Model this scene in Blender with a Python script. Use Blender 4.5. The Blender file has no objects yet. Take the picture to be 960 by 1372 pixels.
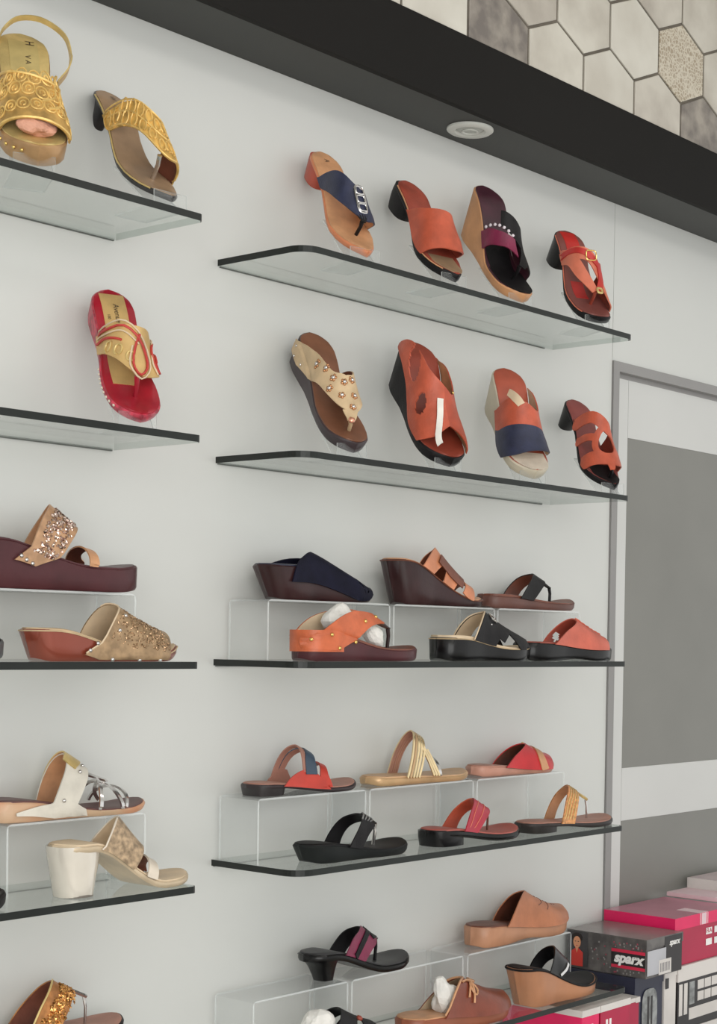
import bpy, bmesh, math, random
import numpy as np
from mathutils import Vector, Matrix
random.seed(7); rng = np.random.default_rng(7)
SC = bpy.context.scene; COL = SC.collection
PI = math.pi

# ---------------------------------------------------------------- camera, world, lights, exposure
cam = bpy.data.cameras.new('camera'); co = bpy.data.objects.new('camera', cam); COL.objects.link(co)
cam.sensor_fit = 'HORIZONTAL'; cam.sensor_width = 36.0
cam.lens = 2180.1*36/960
cam.shift_x = (480-740.41)/960; cam.shift_y = (922.25-686)/960
cam.clip_start = .05
RX = (0.6054474, -0.7957103, 0.0166911); RF = (0.7957674, 0.6048637, -0.0299031); RU = (0.0136984, 0.0313869, 0.9994134)
co.matrix_world = Matrix(((RX[0], RU[0], -RF[0], -1.64148), (RX[1], RU[1], -RF[1], -1.89128), (RX[2], RU[2], -RF[2], .5275), (0, 0, 0, 1)))
SC.camera = co
SC.view_settings.view_transform = 'Standard'; SC.view_settings.look = 'None'
SC.view_settings.exposure = 0.07; SC.view_settings.gamma = 1.0; SC.view_settings.use_curve_mapping = False
W = bpy.data.worlds.new('world'); SC.world = W; W.use_nodes = True
W.node_tree.nodes['Background'].inputs[0].default_value = (.95, .96, .945, 1)
W.node_tree.nodes['Background'].inputs[1].default_value = 1.02
def area(name, loc, target, sx, sy, power, col):
    l = bpy.data.lights.new(name, 'AREA'); l.shape = 'RECTANGLE'; l.size = sx; l.size_y = sy; l.energy = power; l.color = col
    o = bpy.data.objects.new(name, l); COL.objects.link(o); o.location = loc
    o.rotation_euler = (Vector(target)-Vector(loc)).to_track_quat('-Z', 'Y').to_euler(); return o
area('shopfront_daylight', (-2.3, -3.2, .6), (.1, 0, .5), 2.8, 2.4, 60, (1.0, 1.0, .975))
area('ceiling_panel_light', (.3, -1.9, 1.95), (.3, -.6, 0), 2.6, .5, 12, (1.0, .96, .93))

# ---------------------------------------------------------------- materials
def lin(c):
    return tuple(((x/255)/12.92 if x/255 <= .04045 else ((x/255+.055)/1.055)**2.4) for x in c)
MC = {}
def mat(name, rgb, rough=.5, metal=0., var=.06, scale=30., bump=.0, coat=0., rgb2=None, spec=.5, detail=4., bscale=None):
    if name in MC: return MC[name]
    m = bpy.data.materials.new(name); m.use_nodes = True; nt = m.node_tree; N = nt.nodes; L = nt.links
    b = N['Principled BSDF']; c = lin(rgb)
    b.inputs['Roughness'].default_value = rough; b.inputs['Metallic'].default_value = metal
    b.inputs['Coat Weight'].default_value = coat; b.inputs['Coat Roughness'].default_value = .15
    b.inputs['Specular IOR Level'].default_value = spec
    tc = N.new('ShaderNodeTexCoord'); no = N.new('ShaderNodeTexNoise')
    no.inputs['Scale'].default_value = scale; no.inputs['Detail'].default_value = detail
    L.new(tc.outputs['Object'], no.inputs['Vector'])
    r = N.new('ShaderNodeValToRGB')
    d = lin(rgb2) if rgb2 else tuple(x*(1-2*var) for x in c)
    e = c if rgb2 else tuple(min(1, x*(1+2*var)) for x in c)
    r.color_ramp.elements[0].position = .35; r.color_ramp.elements[1].position = .65
    r.color_ramp.elements[0].color = (*d, 1); r.color_ramp.elements[1].color = (*e, 1)
    L.new(no.outputs['Fac'], r.inputs['Fac']); L.new(r.outputs['Color'], b.inputs['Base Color'])
    if bump:
        bp = N.new('ShaderNodeBump'); bp.inputs['Strength'].default_value = bump; bp.inputs['Distance'].default_value = .002
        n2 = N.new('ShaderNodeTexNoise'); n2.inputs['Scale'].default_value = bscale or scale*8; n2.inputs['Detail'].default_value = 3
        L.new(tc.outputs['Object'], n2.inputs['Vector']); L.new(n2.outputs['Fac'], bp.inputs['Height']); L.new(bp.outputs['Normal'], b.inputs['Normal'])
    MC[name] = m; return m
def clear(name, tint, ior=1.45, milk=0., milkcol=(.9, .93, .93), gr=.03):
    m = bpy.data.materials.new(name); m.use_nodes = True; nt = m.node_tree; N = nt.nodes; L = nt.links
    N.remove(N['Principled BSDF']); out = N['Material Output']
    t = N.new('ShaderNodeBsdfTransparent'); t.inputs[0].default_value = (*tint, 1)
    g = N.new('ShaderNodeBsdfGlossy'); g.inputs['Roughness'].default_value = gr
    f = N.new('ShaderNodeFresnel'); ge = N.new('ShaderNodeNewGeometry'); mr = N.new('ShaderNodeMapRange')   # same reflectance on both faces of the pane
    mr.inputs[3].default_value = ior; mr.inputs[4].default_value = 1/ior; L.new(ge.outputs['Backfacing'], mr.inputs[0]); L.new(mr.outputs[0], f.inputs[0])
    mx = N.new('ShaderNodeMixShader'); L.new(f.outputs[0], mx.inputs[0]); L.new(t.outputs[0], mx.inputs[1]); L.new(g.outputs[0], mx.inputs[2])
    last_ = mx
    if milk:
        d = N.new('ShaderNodeBsdfDiffuse'); d.inputs[0].default_value = (*milkcol, 1)
        m2 = N.new('ShaderNodeMixShader'); m2.inputs[0].default_value = milk
        L.new(mx.outputs[0], m2.inputs[1]); L.new(d.outputs[0], m2.inputs[2]); last_ = m2
    L.new(last_.outputs[0], out.inputs[0]); MC[name] = m; return m
GLASS = clear('shelf_glass', (.965, .985, .977), 1.33); 
GEDGE = mat('glass_edge', (26, 31, 28), .35, 0, .25, 12, rgb2=(18, 22, 19), spec=.35)
GSIDE = clear('glass_cut_side', (.62, .68, .65), 1.33)
ACR = clear('clear_acrylic', (.982, .987, .987), 1.33, .035)
ACRE = clear('acrylic_edge', (.9, .93, .93), 1.45, .45, (.86, .88, .88))
WALL = mat('white_laminate_wall', (203, 204, 201), .42, 0, .008, 2.2, bump=.01)

# ---------------------------------------------------------------- mesh helpers
def tag(o, label=None, cat=None, group=None, kind=None):
    if label: o['label'] = label
    if cat: o['category'] = cat
    if group: o['group'] = group
    if kind: o['kind'] = kind
    return o
def mesh(name, V, F, mats, parent=None, mi=None, smooth=False, xoff=0.0):
    me = bpy.data.meshes.new(name)
    me.from_pydata([(v[0]+xoff, v[1], v[2]) for v in V], [], F)
    for m in (mats if isinstance(mats, (list, tuple)) else [mats]): me.materials.append(m)
    if mi is not None: me.polygons.foreach_set('material_index', mi)
    if smooth:
        me.polygons.foreach_set('use_smooth', [True]*len(F))
    me.update(); 
    bm = bmesh.new(); bm.from_mesh(me); bmesh.ops.recalc_face_normals(bm, faces=bm.faces); bm.to_mesh(me); bm.free()
    if smooth: 
        try: me.set_sharp_from_angle(angle=math.radians(42))
        except Exception: pass
    o = bpy.data.objects.new(name, me); COL.objects.link(o)
    if parent is not None: o.parent = parent
    return o
def empty(name, loc, rot=(0, 0, 0)):
    o = bpy.data.objects.new(name, None); COL.objects.link(o); o.empty_display_size = .02
    o.location = loc; o.rotation_euler = rot; return o
def boxgeo(x0, x1, y0, y1, z0, z1):
    V = [(x0, y0, z0), (x1, y0, z0), (x1, y1, z0), (x0, y1, z0), (x0, y0, z1), (x1, y0, z1), (x1, y1, z1), (x0, y1, z1)]
    F = [(0, 3, 2, 1), (4, 5, 6, 7), (0, 1, 5, 4), (1, 2, 6, 5), (2, 3, 7, 6), (3, 0, 4, 7)]
    return V, F
def box(name, x0, x1, y0, y1, z0, z1, m, parent=None, bev=0.):
    V, F = boxgeo(x0, x1, y0, y1, z0, z1)
    o = mesh(name, V, F, m, parent)
    if bev:
        bm = bmesh.new(); bm.from_mesh(o.data); bmesh.ops.bevel(bm, geom=bm.edges[:], offset=bev, segments=2, affect='EDGES', profile=.6)
        bm.to_mesh(o.data); bm.free()
    return o
class G:   # geometry collector: several shapes of one part
    def __init__(s): s.V = []; s.F = []; s.M = []
    def add(s, V, F, mi=0):
        n = len(s.V); s.V += [tuple(v) for v in V]; s.F += [tuple(i+n for i in f) for f in F]; s.M += [mi]*len(F)
    def box(s, *a, mi=0): s.add(*boxgeo(*a), mi)
    def tube(s, P, r, n=6, mi=0, closed=False):
        P = [np.array(p, float) for p in P]; k = len(P); rr = r if hasattr(r, '__len__') else [r]*k
        V = []; up = np.array((0.03, .05, 1.)); 
        for i, p in enumerate(P):
            t = (P[(i+1) % k]-P[i-1]) if closed else (P[min(i+1, k-1)]-P[max(i-1, 0)])
            t = t/(np.linalg.norm(t)+1e-9); a = np.cross(t, up)
            if np.linalg.norm(a) < .1: a = np.cross(t, (0, 1, 0.1))
            a /= np.linalg.norm(a); b = np.cross(t, a)
            for j in range(n):
                w = 2*PI*j/n; V.append(p+rr[i]*(a*math.cos(w)+b*math.sin(w)))
        F = []
        for i in range(k if closed else k-1):
            for j in range(n):
                F.append((i*n+j, i*n+(j+1) % n, ((i+1) % k)*n+(j+1) % n, ((i+1) % k)*n+j))
        if not closed: F += [tuple(range(n-1, -1, -1)), tuple(range((k-1)*n, k*n))]
        s.add(V, F, mi)
    def loft(s, rings, mi=0, cap=True):
        n = len(rings[0]); V = [v for r in rings for v in r]; F = []
        for i in range(len(rings)-1):
            for j in range(n): F.append((i*n+j, i*n+(j+1) % n, (i+1)*n+(j+1) % n, (i+1)*n+j))
        if cap: F += [tuple(range(n-1, -1, -1)), tuple(range((len(rings)-1)*n, len(rings)*n))]
        s.add(V, F, mi)
    def grid(s, top, bot, mi_o=0, mi_i=1, skip=None):   # thin shell from two point grids, with optional cut-outs
        a, b = len(top), len(top[0]); V = [p for r in top for p in r]+[p for r in bot for p in r]; n = a*b
        F = []; M = []; E = {}
        for i in range(a-1):
            for j in range(b-1):
                if skip and skip(i+.5, j+.5): continue
                q = (i*b+j, i*b+j+1, (i+1)*b+j+1, (i+1)*b+j)
                F.append(q); M.append(mi_o); F.append(tuple(n+k for k in reversed(q))); M.append(mi_i)
                for x, y in zip(q, q[1:]+q[:1]):
                    if (y, x) in E: del E[(y, x)]
                    else: E[(x, y)] = 1
        for x, y in E: F.append((y, x, x+n, y+n)); M.append(mi_o)
        m0 = len(s.V); s.V += [tuple(v) for v in V]; s.F += [tuple(i+m0 for i in f) for f in F]; s.M += M
    def out(s, name, mats, parent=None, smooth=True, xoff=0.): return mesh(name, s.V, s.F, mats, parent, s.M, smooth, xoff)

def cat_rom(P, n):
    P = np.array(P, float); Q = np.vstack([2*P[0]-P[1], P, 2*P[-1]-P[-2]]); out = []
    for s in np.linspace(0, len(P)-1, n):
        i = min(int(s), len(P)-2); t = s-i; a, b, c, d = Q[i:i+4]
        out.append(.5*((2*b)+(c-a)*t+(2*a-5*b+4*c-d)*t*t+(3*b-a-3*c+d)*t**3))
    return np.array(out)
def sstep(a, b, x):
    t = min(1, max(0, (x-a)/(b-a))); return t*t*(3-2*t)

# ---------------------------------------------------------------- the shoe builder
OUT = {
 'round': [(0, 0), (.015, .36), (.04, .56), (.08, .7), (.16, .79), (.26, .78), (.38, .74), (.5, .8), (.62, .93), (.72, 1.), (.8, .99), (.87, .9), (.93, .72), (.97, .48), (.99, .27), (1, 0)],
 'point': [(0, 0), (.015, .34), (.04, .52), (.08, .64), (.16, .72), (.26, .7), (.38, .66), (.5, .74), (.62, .9), (.71, 1.), (.79, .92), (.86, .74), (.92, .52), (.96, .33), (.985, .19), (1, 0)],
 'square': [(0, 0), (.015, .4), (.04, .6), (.08, .72), (.16, .8), (.26, .78), (.38, .74), (.5, .82), (.62, .94), (.72, 1.), (.82, .97), (.9, .88), (.95, .75), (.98, .58), (.995, .35), (1, 0)]}
HF = [(-.2, .088), (0, .088), (.2, .086), (.35, .076), (.5, .062), (.62, .049), (.75, .035), (.88, .024), (1, .013), (1.2, .01)]
SHOES = []
class Shoe:
    def __init__(s, name, label, cat, group, L=.245, Wd=.084, H=.05, P=.014, ins=None, side=None, kind='wedge', out='round',
                 rake=0., th=.008, spring=.008, hs=1., bend=.004, flat=.12, ball=.68, slant=None, flare=1., dish=.0, insname='insole', arch=0., trim=None):
        s.L, s.W, s.H, s.P, s.hs, s.bend, s.flat, s.ball, s.spring = L, Wd, H, P, hs, bend, flat, ball, spring
        o = OUT[out]; s.ou = [a for a, b in o]; s.ov = [b for a, b in o]
        s.kind = kind; s.th = th; s.hk = 1.; s.xoff = -L if slant else 0.
        s.root = tag(empty(name, (0, 0, 0)), label, cat, group); SHOES.append(s)
        g = G(); us = .5*(1-np.cos(np.linspace(0, PI, 34))); rings = []
        for u in us:
            hw = max(s.hw(u), .0012); x = u*L; yo = s.yo(u); zt = s.top(u); zb = s.bot(u, arch)
            if kind == 'heel' : zb = max(0, zt-th-(P-th)*sstep(.35, .7, u))
            zb = min(zb, zt-.003); xb = x+rake*L*(1-sstep(0, .45, u))*min(1, (zt-zb)/max(H, .01)); e = min(.003, hw*.3, (zt-zb)*.3); hb = hw*(1-(1-flare)*(1-sstep(.1, .8, u))) - (.0015 if kind != 'heel' else 0)
            hb = max(hb, .001)
            zm = (zt+zb)/2; xm = (x+xb)/2
            rings.append([(x, -hw+e+yo, zt), (x, yo-.3*hw, zt), (x, yo+.3*hw, zt), (x, hw-e+yo, zt), (x, hw+yo, zt-e), (xm, (hw+hb)/2+yo, zm), (xb, hb+yo, zb+e), (xb, hb-e*.8+yo, zb),
                          (xb, yo, zb), (xb, -hb+e*.8+yo, zb), (xb, -hb+yo, zb+e), (xm, -(hw+hb)/2+yo, zm), (x, -hw+yo, zt-e)])
        g.loft(rings); s.sole = g.out('sole', side, s.root, xoff=s.xoff)
        if trim:   # stitched / painted welt line round the top edge
            g = G(); pts = [s.edge(u, -1, -.002, .0006) for u in us[1:-1]]+[s.edge(u, 1, -.002, .0006) for u in us[::-1][1:-1]]
            g.tube(pts, trim[1], 5, closed=True); g.out('welt', trim[0], s.root, xoff=s.xoff)
        top = []; bot = []
        for u in us:
            hw = max(s.hw(u)*.955, .0008); uu = .5+(u-.5)*.972; r1 = []; r2 = []
            for k in (-1, -.85, -.5, 0, .5, .85, 1):
                z = s.top(uu)+.002+dish*(abs(k)**2)*sstep(.75, .3, u) - (.0012 if abs(k) == 1 else 0); r1.append((uu*L, k*hw+s.yo(uu), z)); r2.append((uu*L, k*hw+s.yo(uu), s.top(uu)-.001))
            top.append(r1); bot.append(r2)
        g = G(); g.grid(top, bot, 0, 0); s.ins = g.out(insname, ins, s.root, xoff=s.xoff)
        if slant:
            z, (tx, ty), yaw, tilt = slant
            al = math.radians(tilt)-math.atan2(H-P, L*.9)
            s.al = al; s.yaw = math.radians(yaw)
            s.root.location = (tx, ty, z+.0045); s.root.rotation_euler = (0, al, s.yaw)
    def place(s, x, y, z, yaw=0, pitch=0):
        s.root.location = (x, y, z); s.root.rotation_euler = (0, math.radians(pitch), math.radians(yaw)); return s
    def hw(s, u): return float(np.interp(u, s.ou, s.ov))*s.W/2
    def yo(s, u): return s.bend*sstep(.4, 1, u)
    def top(s, u): return s.P+(s.H-s.P)*(1-sstep(s.flat, s.ball, u))+s.spring*sstep(.78, 1.05, u)**1.3
    def bot(s, u, arch=0.): return s.spring*sstep(.8, 1.05, u)**1.3*.9+arch*math.sin(PI*sstep(.25, .7, u)) + .004*(1-sstep(0, .05, u))
    def edge(s, u, sg, dz, dy=0.): return (u*s.L, s.yo(u)+sg*(max(s.hw(u), .001)+dy), s.top(u)+dz)
    def last(s, u, v):
        hw = max(float(np.interp(min(max(u, 0), .985), s.ou, s.ov))*s.W/2, .006)+.0006; a = min(abs(v), 1)
        H = float(np.interp(u, [p[0] for p in HF], [p[1] for p in HF]))*s.hs*s.hk*s.L/.25; zt = s.top(min(max(u, 0), 1)); sg = 1 if v >= 0 else -1
        y = sg*hw*math.sin(a*PI/2); z = zt+H*math.cos(a*PI/2)
        if abs(v) > 1: z = max(z-(abs(v)-1)*.05, s.bot(min(max(u, 0), 1))+.002); y = sg*(hw+.0008)
        return np.array((u*s.L, y+s.yo(u), z))
    def frame(s, u, v):
        e = 1e-3; p = s.last(u, v); pu = (s.last(u+e, v)-s.last(u-e, v))/(2*e); pv = (s.last(u, v+e)-s.last(u, v-e))/(2*e)
        n = np.cross(pu, pv); n /= np.linalg.norm(n)+1e-12
        c = p-np.array((u*s.L, s.yo(u), s.top(min(max(u, 0), 1))-.01))
        if n@c < 0: n = -n
        return p, pu, pv, n
    def strap(s, pts, mo, mi=None, th=.0022, n=26, name='strap', lift=0., parent=None, puff=.0, k=5, ripple=0, vmax=1.06, hk=1.):
        s.hk = hk
        C = cat_rom(pts, n); top = []; bot = []
        for i, (u, v, w) in enumerate(C):
            du, dv = (C[min(i+1, n-1)]-C[max(i-1, 0)])[:2]
            p, pu, pv, nn = s.frame(u, v); T = pu*du+pv*dv; T /= np.linalg.norm(T)+1e-12; B = np.cross(nn, T)
            J = np.stack([pu, pv], 1); r1 = []; r2 = []
            for kk in np.linspace(-1, 1, k):
                d = np.linalg.lstsq(J, B*kk*w/2, rcond=None)[0]; q, _, _, n2 = s.frame(u+d[0], max(-vmax, min(vmax, v+d[1])))
                r1.append(q+n2*(lift+th+puff*(1-kk*kk)+ripple*math.cos(kk*PI*2.5))); r2.append(q+n2*lift)
            top.append(r1); bot.append(r2)
        s.hk = 1.; g = G(); g.grid(top, bot); return g.out(name, [mo, mi or mo], parent or s.root, xoff=s.xoff)
    def vamp(s, u0, u1, mo, mi=None, th=.0022, vr=(-1.04, 1.04), name='upper', nu=12, nv=28, lift=0., parent=None, puff=0., holes=()):
        a = cat_rom([(x,) for x in u0], nv)[:, 0]; b = cat_rom([(x,) for x in u1], nv)[:, 0]; top = []; bot = []
        for j, v in enumerate(np.linspace(vr[0], vr[1], nv)):
            r1 = []; r2 = []
            for t in np.linspace(0, 1, nu):
                q, _, _, n2 = s.frame(a[j]+(b[j]-a[j])*t, v); r1.append(q+n2*(lift+th+puff*math.sin(PI*t))); r2.append(q+n2*lift)
            top.append(r1); bot.append(r2)
        def sk(j, t):
            v = vr[0]+(vr[1]-vr[0])*j/(nv-1); jj = min(int(j), nv-2); f = j-jj; u = (a[jj]+(a[jj+1]-a[jj])*f); u += ((b[jj]+(b[jj+1]-b[jj])*f)-u)*t/(nu-1)
            return any(((u-h[0])/h[2])**2+((v-h[1])/h[3])**2 < 1 for h in holes)
        g = G(); g.grid(top, bot, skip=sk if holes else None); return g.out(name, [mo, mi or mo], parent or s.root, xoff=s.xoff)
    def on(s, u, v, off=.003): p, _, _, n = s.frame(u, v); return p+n*off
    def lines(s, paths, r, m, name='piping', off=.003, parent=None, n=14, closed=False, kind=None):
        g = G()
        for P in paths:
            g.tube([s.on(u, v, off) for u, v in (cat_rom(P, n) if len(P) < 10 else P)], r, 5, closed=closed)
        o = g.out(name, m, parent or s.root, xoff=s.xoff)
        if kind: o['kind'] = kind
        return o
    def post(s, u, m, r=.0025, h=None, v=0., lean=.03, name='toe_post', parent=None):
        p = s.last(u, v); g = G(); q = np.array(((u+lean)*s.L, s.yo(u)+.001, s.top(u+lean)))
        g.tube([p, p*.6+q*.4+np.array((.002, 0, .002)), q], [r*1.2, r, r], 8); return g.out(name, m, parent or s.root, xoff=s.xoff)
    def studs(s, uv, r, m, name='stud', off=.0022, parent=None, flat=.7):
        key = ('stud', r, m.name, flat)
        if key not in MC:
            bm = bmesh.new(); bmesh.ops.create_icosphere(bm, subdivisions=1, radius=r); 
            for v in bm.verts: v.co.z *= flat
            me = bpy.data.meshes.new(name); bm.to_mesh(me); bm.free(); me.materials.append(m); me.polygons.foreach_set('use_smooth', [True]*len(me.polygons)); MC[key] = me
        for u, v in uv:
            p, _, _, n = s.frame(u, v); p = p+n*off; o = bpy.data.objects.new(name, MC[key]); COL.objects.link(o); o.parent = parent or s.root
            o.location = (p[0]+s.xoff, p[1], p[2]); o.rotation_euler = Vector(n).to_track_quat('Z', 'Y').to_euler()
    def glitter(s, ur, vr, cnt, m, size=.0016, name='sequins', parent=None, off=.003, ufn=None):
        g = G()
        for _ in range(cnt):
            v = random.uniform(*vr); a, b = ufn(v) if ufn else ur; u = random.uniform(a, b)
            p, pu, pv, n = s.frame(u, v); n = n+np.array([random.gauss(0, .35) for _ in range(3)]); n /= np.linalg.norm(n)
            t = np.cross(n, (random.random(), random.random(), .5)); t /= np.linalg.norm(t); b2 = np.cross(n, t); c = p+n*off; q = size*random.uniform(.6, 1.2)
            g.add([c+t*q, c+b2*q, c-t*q, c-b2*q, c+n*q*.7], [(0, 1, 4), (1, 2, 4), (2, 3, 4), (3, 0, 4)])
        o = g.out(name, m, parent or s.root, smooth=False, xoff=s.xoff); o['kind'] = 'stuff'; return o
    def heel(s, m, xt=.13, rt=.13, wt=.8, xb=.12, rb=.08, wb=.6, pw=1., n=20, sq=.7, name='heel', cap=None):
        g = G(); rings = []; zt = s.H-s.th+.002; hwm = s.hw(.14)
        for k in range(9):
            t = k/8; z = zt*(1-t); q = t**pw
            xc = (xt+(xb-xt)*q)*s.L; rx = (rt+(rb-rt)*q)*s.L; ry = (wt+(wb-wt)*q)*hwm; R = []
            for j in range(n):
                a = 2*PI*j/n; cx, sy = math.cos(a), math.sin(a)
                px = xc+rx*math.copysign(abs(cx)**sq, cx); zz = z
                if k == 0: zz = s.top(px/s.L)-.002
                R.append((px, ry*math.copysign(abs(sy)**sq, sy), zz))
            rings.append(R)
        g.loft(rings); h = g.out(name, m, s.root, xoff=s.xoff)
        if cap:
            g = G(); r0 = rings[-1]; g.loft([[(x, y, .004) for x, y, z in rings[-1]], [(x, y, 0) for x, y, z in rings[-1]]]); 
            V = [(x*1., y*1.01, z) for x, y, z in g.V]; g.V = V; g.out('heel_tip', cap, h, xoff=s.xoff)
        return h
    def buckle(s, u, v, w, h, m, off=.004, name='buckle', parent=None, r=.0012, rot=0.):
        p, pu, pv, n = s.frame(u, v); t = pu/np.linalg.norm(pu); b = np.cross(n, t); c, d = math.cos(rot), math.sin(rot); t, b = t*c+b*d, b*c-t*d
        p = p+n*off; g = G(); P = []
        for a in np.linspace(0, 2*PI, 17)[:-1]:
            ca, sa = math.cos(a), math.sin(a); P.append(p+t*w/2*math.copysign(abs(ca)**.5, ca)+b*h/2*math.copysign(abs(sa)**.5, sa))
        g.tube(P, r, 6, closed=True); return g.out(name, m, parent or s.root, xoff=s.xoff)
    def mark(s, u, y, w, h, m, name='insole_print', txt=None, rot=0.):   # flat print on the insole
        z = s.top(u)+.0027; slope = (s.top(u+.03)-s.top(u-.03))/(.06*s.L)
        if txt:
            cu = bpy.data.curves.new('t', 'FONT'); cu.body = txt; cu.size = h; cu.align_x = 'CENTER'; cu.align_y = 'CENTER'
            o = bpy.data.objects.new('t', cu); me = bpy.data.meshes.new_from_object(o); bpy.data.objects.remove(o); me.name = name; me.materials.append(m)
            o = bpy.data.objects.new(name, me); COL.objects.link(o); o.parent = s.root
            o.location = (u*s.L+s.xoff, y, z+.0004); o.rotation_euler = (0, -math.atan(slope), rot)
        else:
            g = G(); a, b = u*s.L-w/2, u*s.L+w/2; t = []; q = []
            for x in np.linspace(a, min(b, .985*s.L), 10):
                zz = s.top(x/s.L); c = s.hw(x/s.L)*.9; y0, y1 = max(y-h/2, -c+s.yo(x/s.L)), min(y+h/2, c+s.yo(x/s.L)); t.append([(x, y0, zz+.0026), (x, y1, zz+.0026)]); q.append([(x, y0, zz+.001), (x, y1, zz+.001)])
            g.grid(t, q, 0, 0); o = g.out(name, m, s.root, xoff=s.xoff)
        return o

# colours
BLK = mat('black_leather', (22, 20, 22), .5, 0, .1, 60, .25, spec=.25); BLKG = mat('black_gloss', (13, 12, 13), .25, 0, .05, 30, spec=.35)
RUST = mat('rust_leather', (184, 84, 58), .42, 0, .07, 40, .25); RUSTD = mat('dark_rust_leather', (150, 66, 50), .45, 0, .08, 40, .2)
TAN = mat('tan_leather', (200, 148, 108), .45, 0, .07, 35, .15); TANW = mat('tan_stacked_wedge', (200, 146, 102), .5, 0, .08, 20, .1)
NAVY = mat('navy_leather', (42, 46, 70), .45, 0, .1, 50, .2); RED = mat('red_leather', (182, 34, 42), .38, 0, .07, 40, .15, coat=.2)
MAROON = mat('maroon_platform', (72, 36, 40), .38, 0, .1, 15, .1, spec=.35); BROWN = mat('brown_leather', (112, 64, 48), .45, 0, .1, 35, .2)
DKBR = mat('dark_brown_wedge', (50, 28, 29), .32, 0, .12, 20, .1, spec=.4); GOLD = mat('gold_thread', (226, 188, 112), .38, .3, .1, 90)
GOLDS = mat('gold_satin', (208, 182, 120), .36, .3, .08, 40, .15); GOLDM = mat('bright_gold_metal', (236, 200, 120), .18, .95, .04, 50)
BEIGE = mat('beige_leather', (198, 172, 136), .5, 0, .06, 40, .15); CREAM = mat('cream_leather', (214, 202, 186), .4, 0, .05, 30, .1)
PEARL = mat('pearl_cream_gloss', (216, 208, 196), .15, .15, .04, 12, coat=.8); SILVER = mat('silver_metal', (215, 212, 210), .15, .95, .03, 40)
TAUPE = mat('taupe_insole', (156, 128, 100), .5, 0, .08, 25, .1); GREYIN = mat('grey_brown_insole', (136, 116, 104), .4, .1, .08, 25, .1)
MAG = mat('magenta_leather', (118, 30, 64), .4, 0, .08, 40, .15); WHITEP = mat('white_tissue', (226, 223, 218), .8, 0, .03, 60, .4)
ORANGE = mat('orange_leather', (196, 98, 58), .42, 0, .07, 40, .2); PINK = mat('pink_tissue', (212, 156, 132), .7, 0, .06, 60, .4)
ROSE = mat('rose_brown_insole', (168, 120, 104), .5, 0, .06, 30, .1); GLIT = mat('bronze_glitter', (206, 172, 136), .25, .8, .1, 600, rgb2=(110, 84, 62))
PURP = mat('dark_plum_insole', (64, 30, 42), .4, 0, .12, 25, .1); CREAMIN = mat('cream_lining', (212, 190, 160), .55, 0, .05, 30)

STANDS = []
def stand(shoe, wd=.05, ln=.105, n=[0]):
    al, ya = shoe.al, shoe.yaw; loc = shoe.root.location; g = G(); t = .0025
    def sheet(p, q, mi=0):
        d = np.array(q)-np.array(p); nn = np.array((-d[1], d[0])); nn = nn/np.linalg.norm(nn)*t/2
        A = [np.array(p)+nn, np.array(q)+nn, np.array(q)-nn, np.array(p)-nn]
        V = [(a[0], y, a[1]) for y in (-wd/2, wd/2) for a in A]
        g.add(V, [(0, 1, 5, 4), (3, 2, 6, 7)], 0); g.add(V, [(0, 1, 2, 3), (4, 5, 6, 7), (0, 3, 7, 4), (1, 2, 6, 5)], 1)
    z0 = -.0045+t/2+.0002
    sheet((.007, .017), (.007, z0)); sheet((.007, z0), (-.085, z0)); 
    off = .0028; a0 = (-.004-off*math.sin(al)*0, z0+t); 
    sheet((-.006, -.0015), (-.006-ln*math.cos(al), -.0015+ln*math.sin(al)-.0005))
    o = g.out('display_stand', [ACR, ACRE], None, smooth=False)
    o.location = loc; o.rotation_euler = (0, 0, ya); return o
def paper(name, label, loc, r, m, parent=None, seed=1, cat='paper stuffing', rot=(0, 0, 0)):
    R = random.Random(seed); bm = bmesh.new(); bmesh.ops.create_icosphere(bm, subdivisions=3, radius=1.)
    dirs = [Vector((R.gauss(0, 1), R.gauss(0, 1), R.gauss(0, 1))).normalized() for _ in range(26)]
    for v in bm.verts:
        k = 1-.15*sum(max(0, v.co.normalized().dot(d)-.72)*3 for d in dirs)+R.uniform(-.02, .02); v.co *= k; v.co.x *= r[0]; v.co.y *= r[1]; v.co.z *= r[2]
    me = bpy.data.meshes.new(name); bm.to_mesh(me); bm.free(); me.materials.append(m)
    o = bpy.data.objects.new(name, me); COL.objects.link(o); o.location = loc; o.rotation_euler = rot; tag(o, label, cat); return o

Z = [1.0869, .7933, .4897, .1869, -.1160]; D = .187

# ---------------------------------------------------------------- room shell
wall = tag(empty('wall_back', (0, 0, -1)), kind='structure')
def rel(o, p): o.parent = p; o.location = (o.location[0]-p.location[0], o.location[1]-p.location[1], o.location[2]-p.location[2]); return o
rel(box('wall_panel', -2.6, 1.0238, 0, .05, -1, 2.0, WALL), wall)
rel(box('wall_panel', 1.0252, 2.8, 0, .05, 1.0868, 2.0, WALL), wall)
rel(box('wall_backing', -2.6, 2.8, .05, .07, -1, 2.0, mat('grey_backing', (150, 150, 148), .7)), wall)
FRG = mat('grey_door_frame', (140, 138, 137), .45, 0, .02, 5); LAMG = mat('grey_laminate', (122, 121, 116), .4, 0, .03, 3)
LAMW = mat('white_laminate_door', (200, 200, 198), .4, 0, .01, 3)
door = tag(empty('door_1', (1.0252, 0, -1)), kind='structure')
def dr(n, *a): return rel(box(n, *a), door)
dr('frame_jamb', 1.0252, 1.0452, -.004, .05, -1, 1.0868, FRG)
g = G(); g.box(1.0452, 2.8, -.004, .012, 1.0675, 1.0868); g.box(1.0452, 2.8, .012, .05, 1.058, 1.0868); rel(g.out('frame_head', FRG, None, smooth=False), door)
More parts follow.
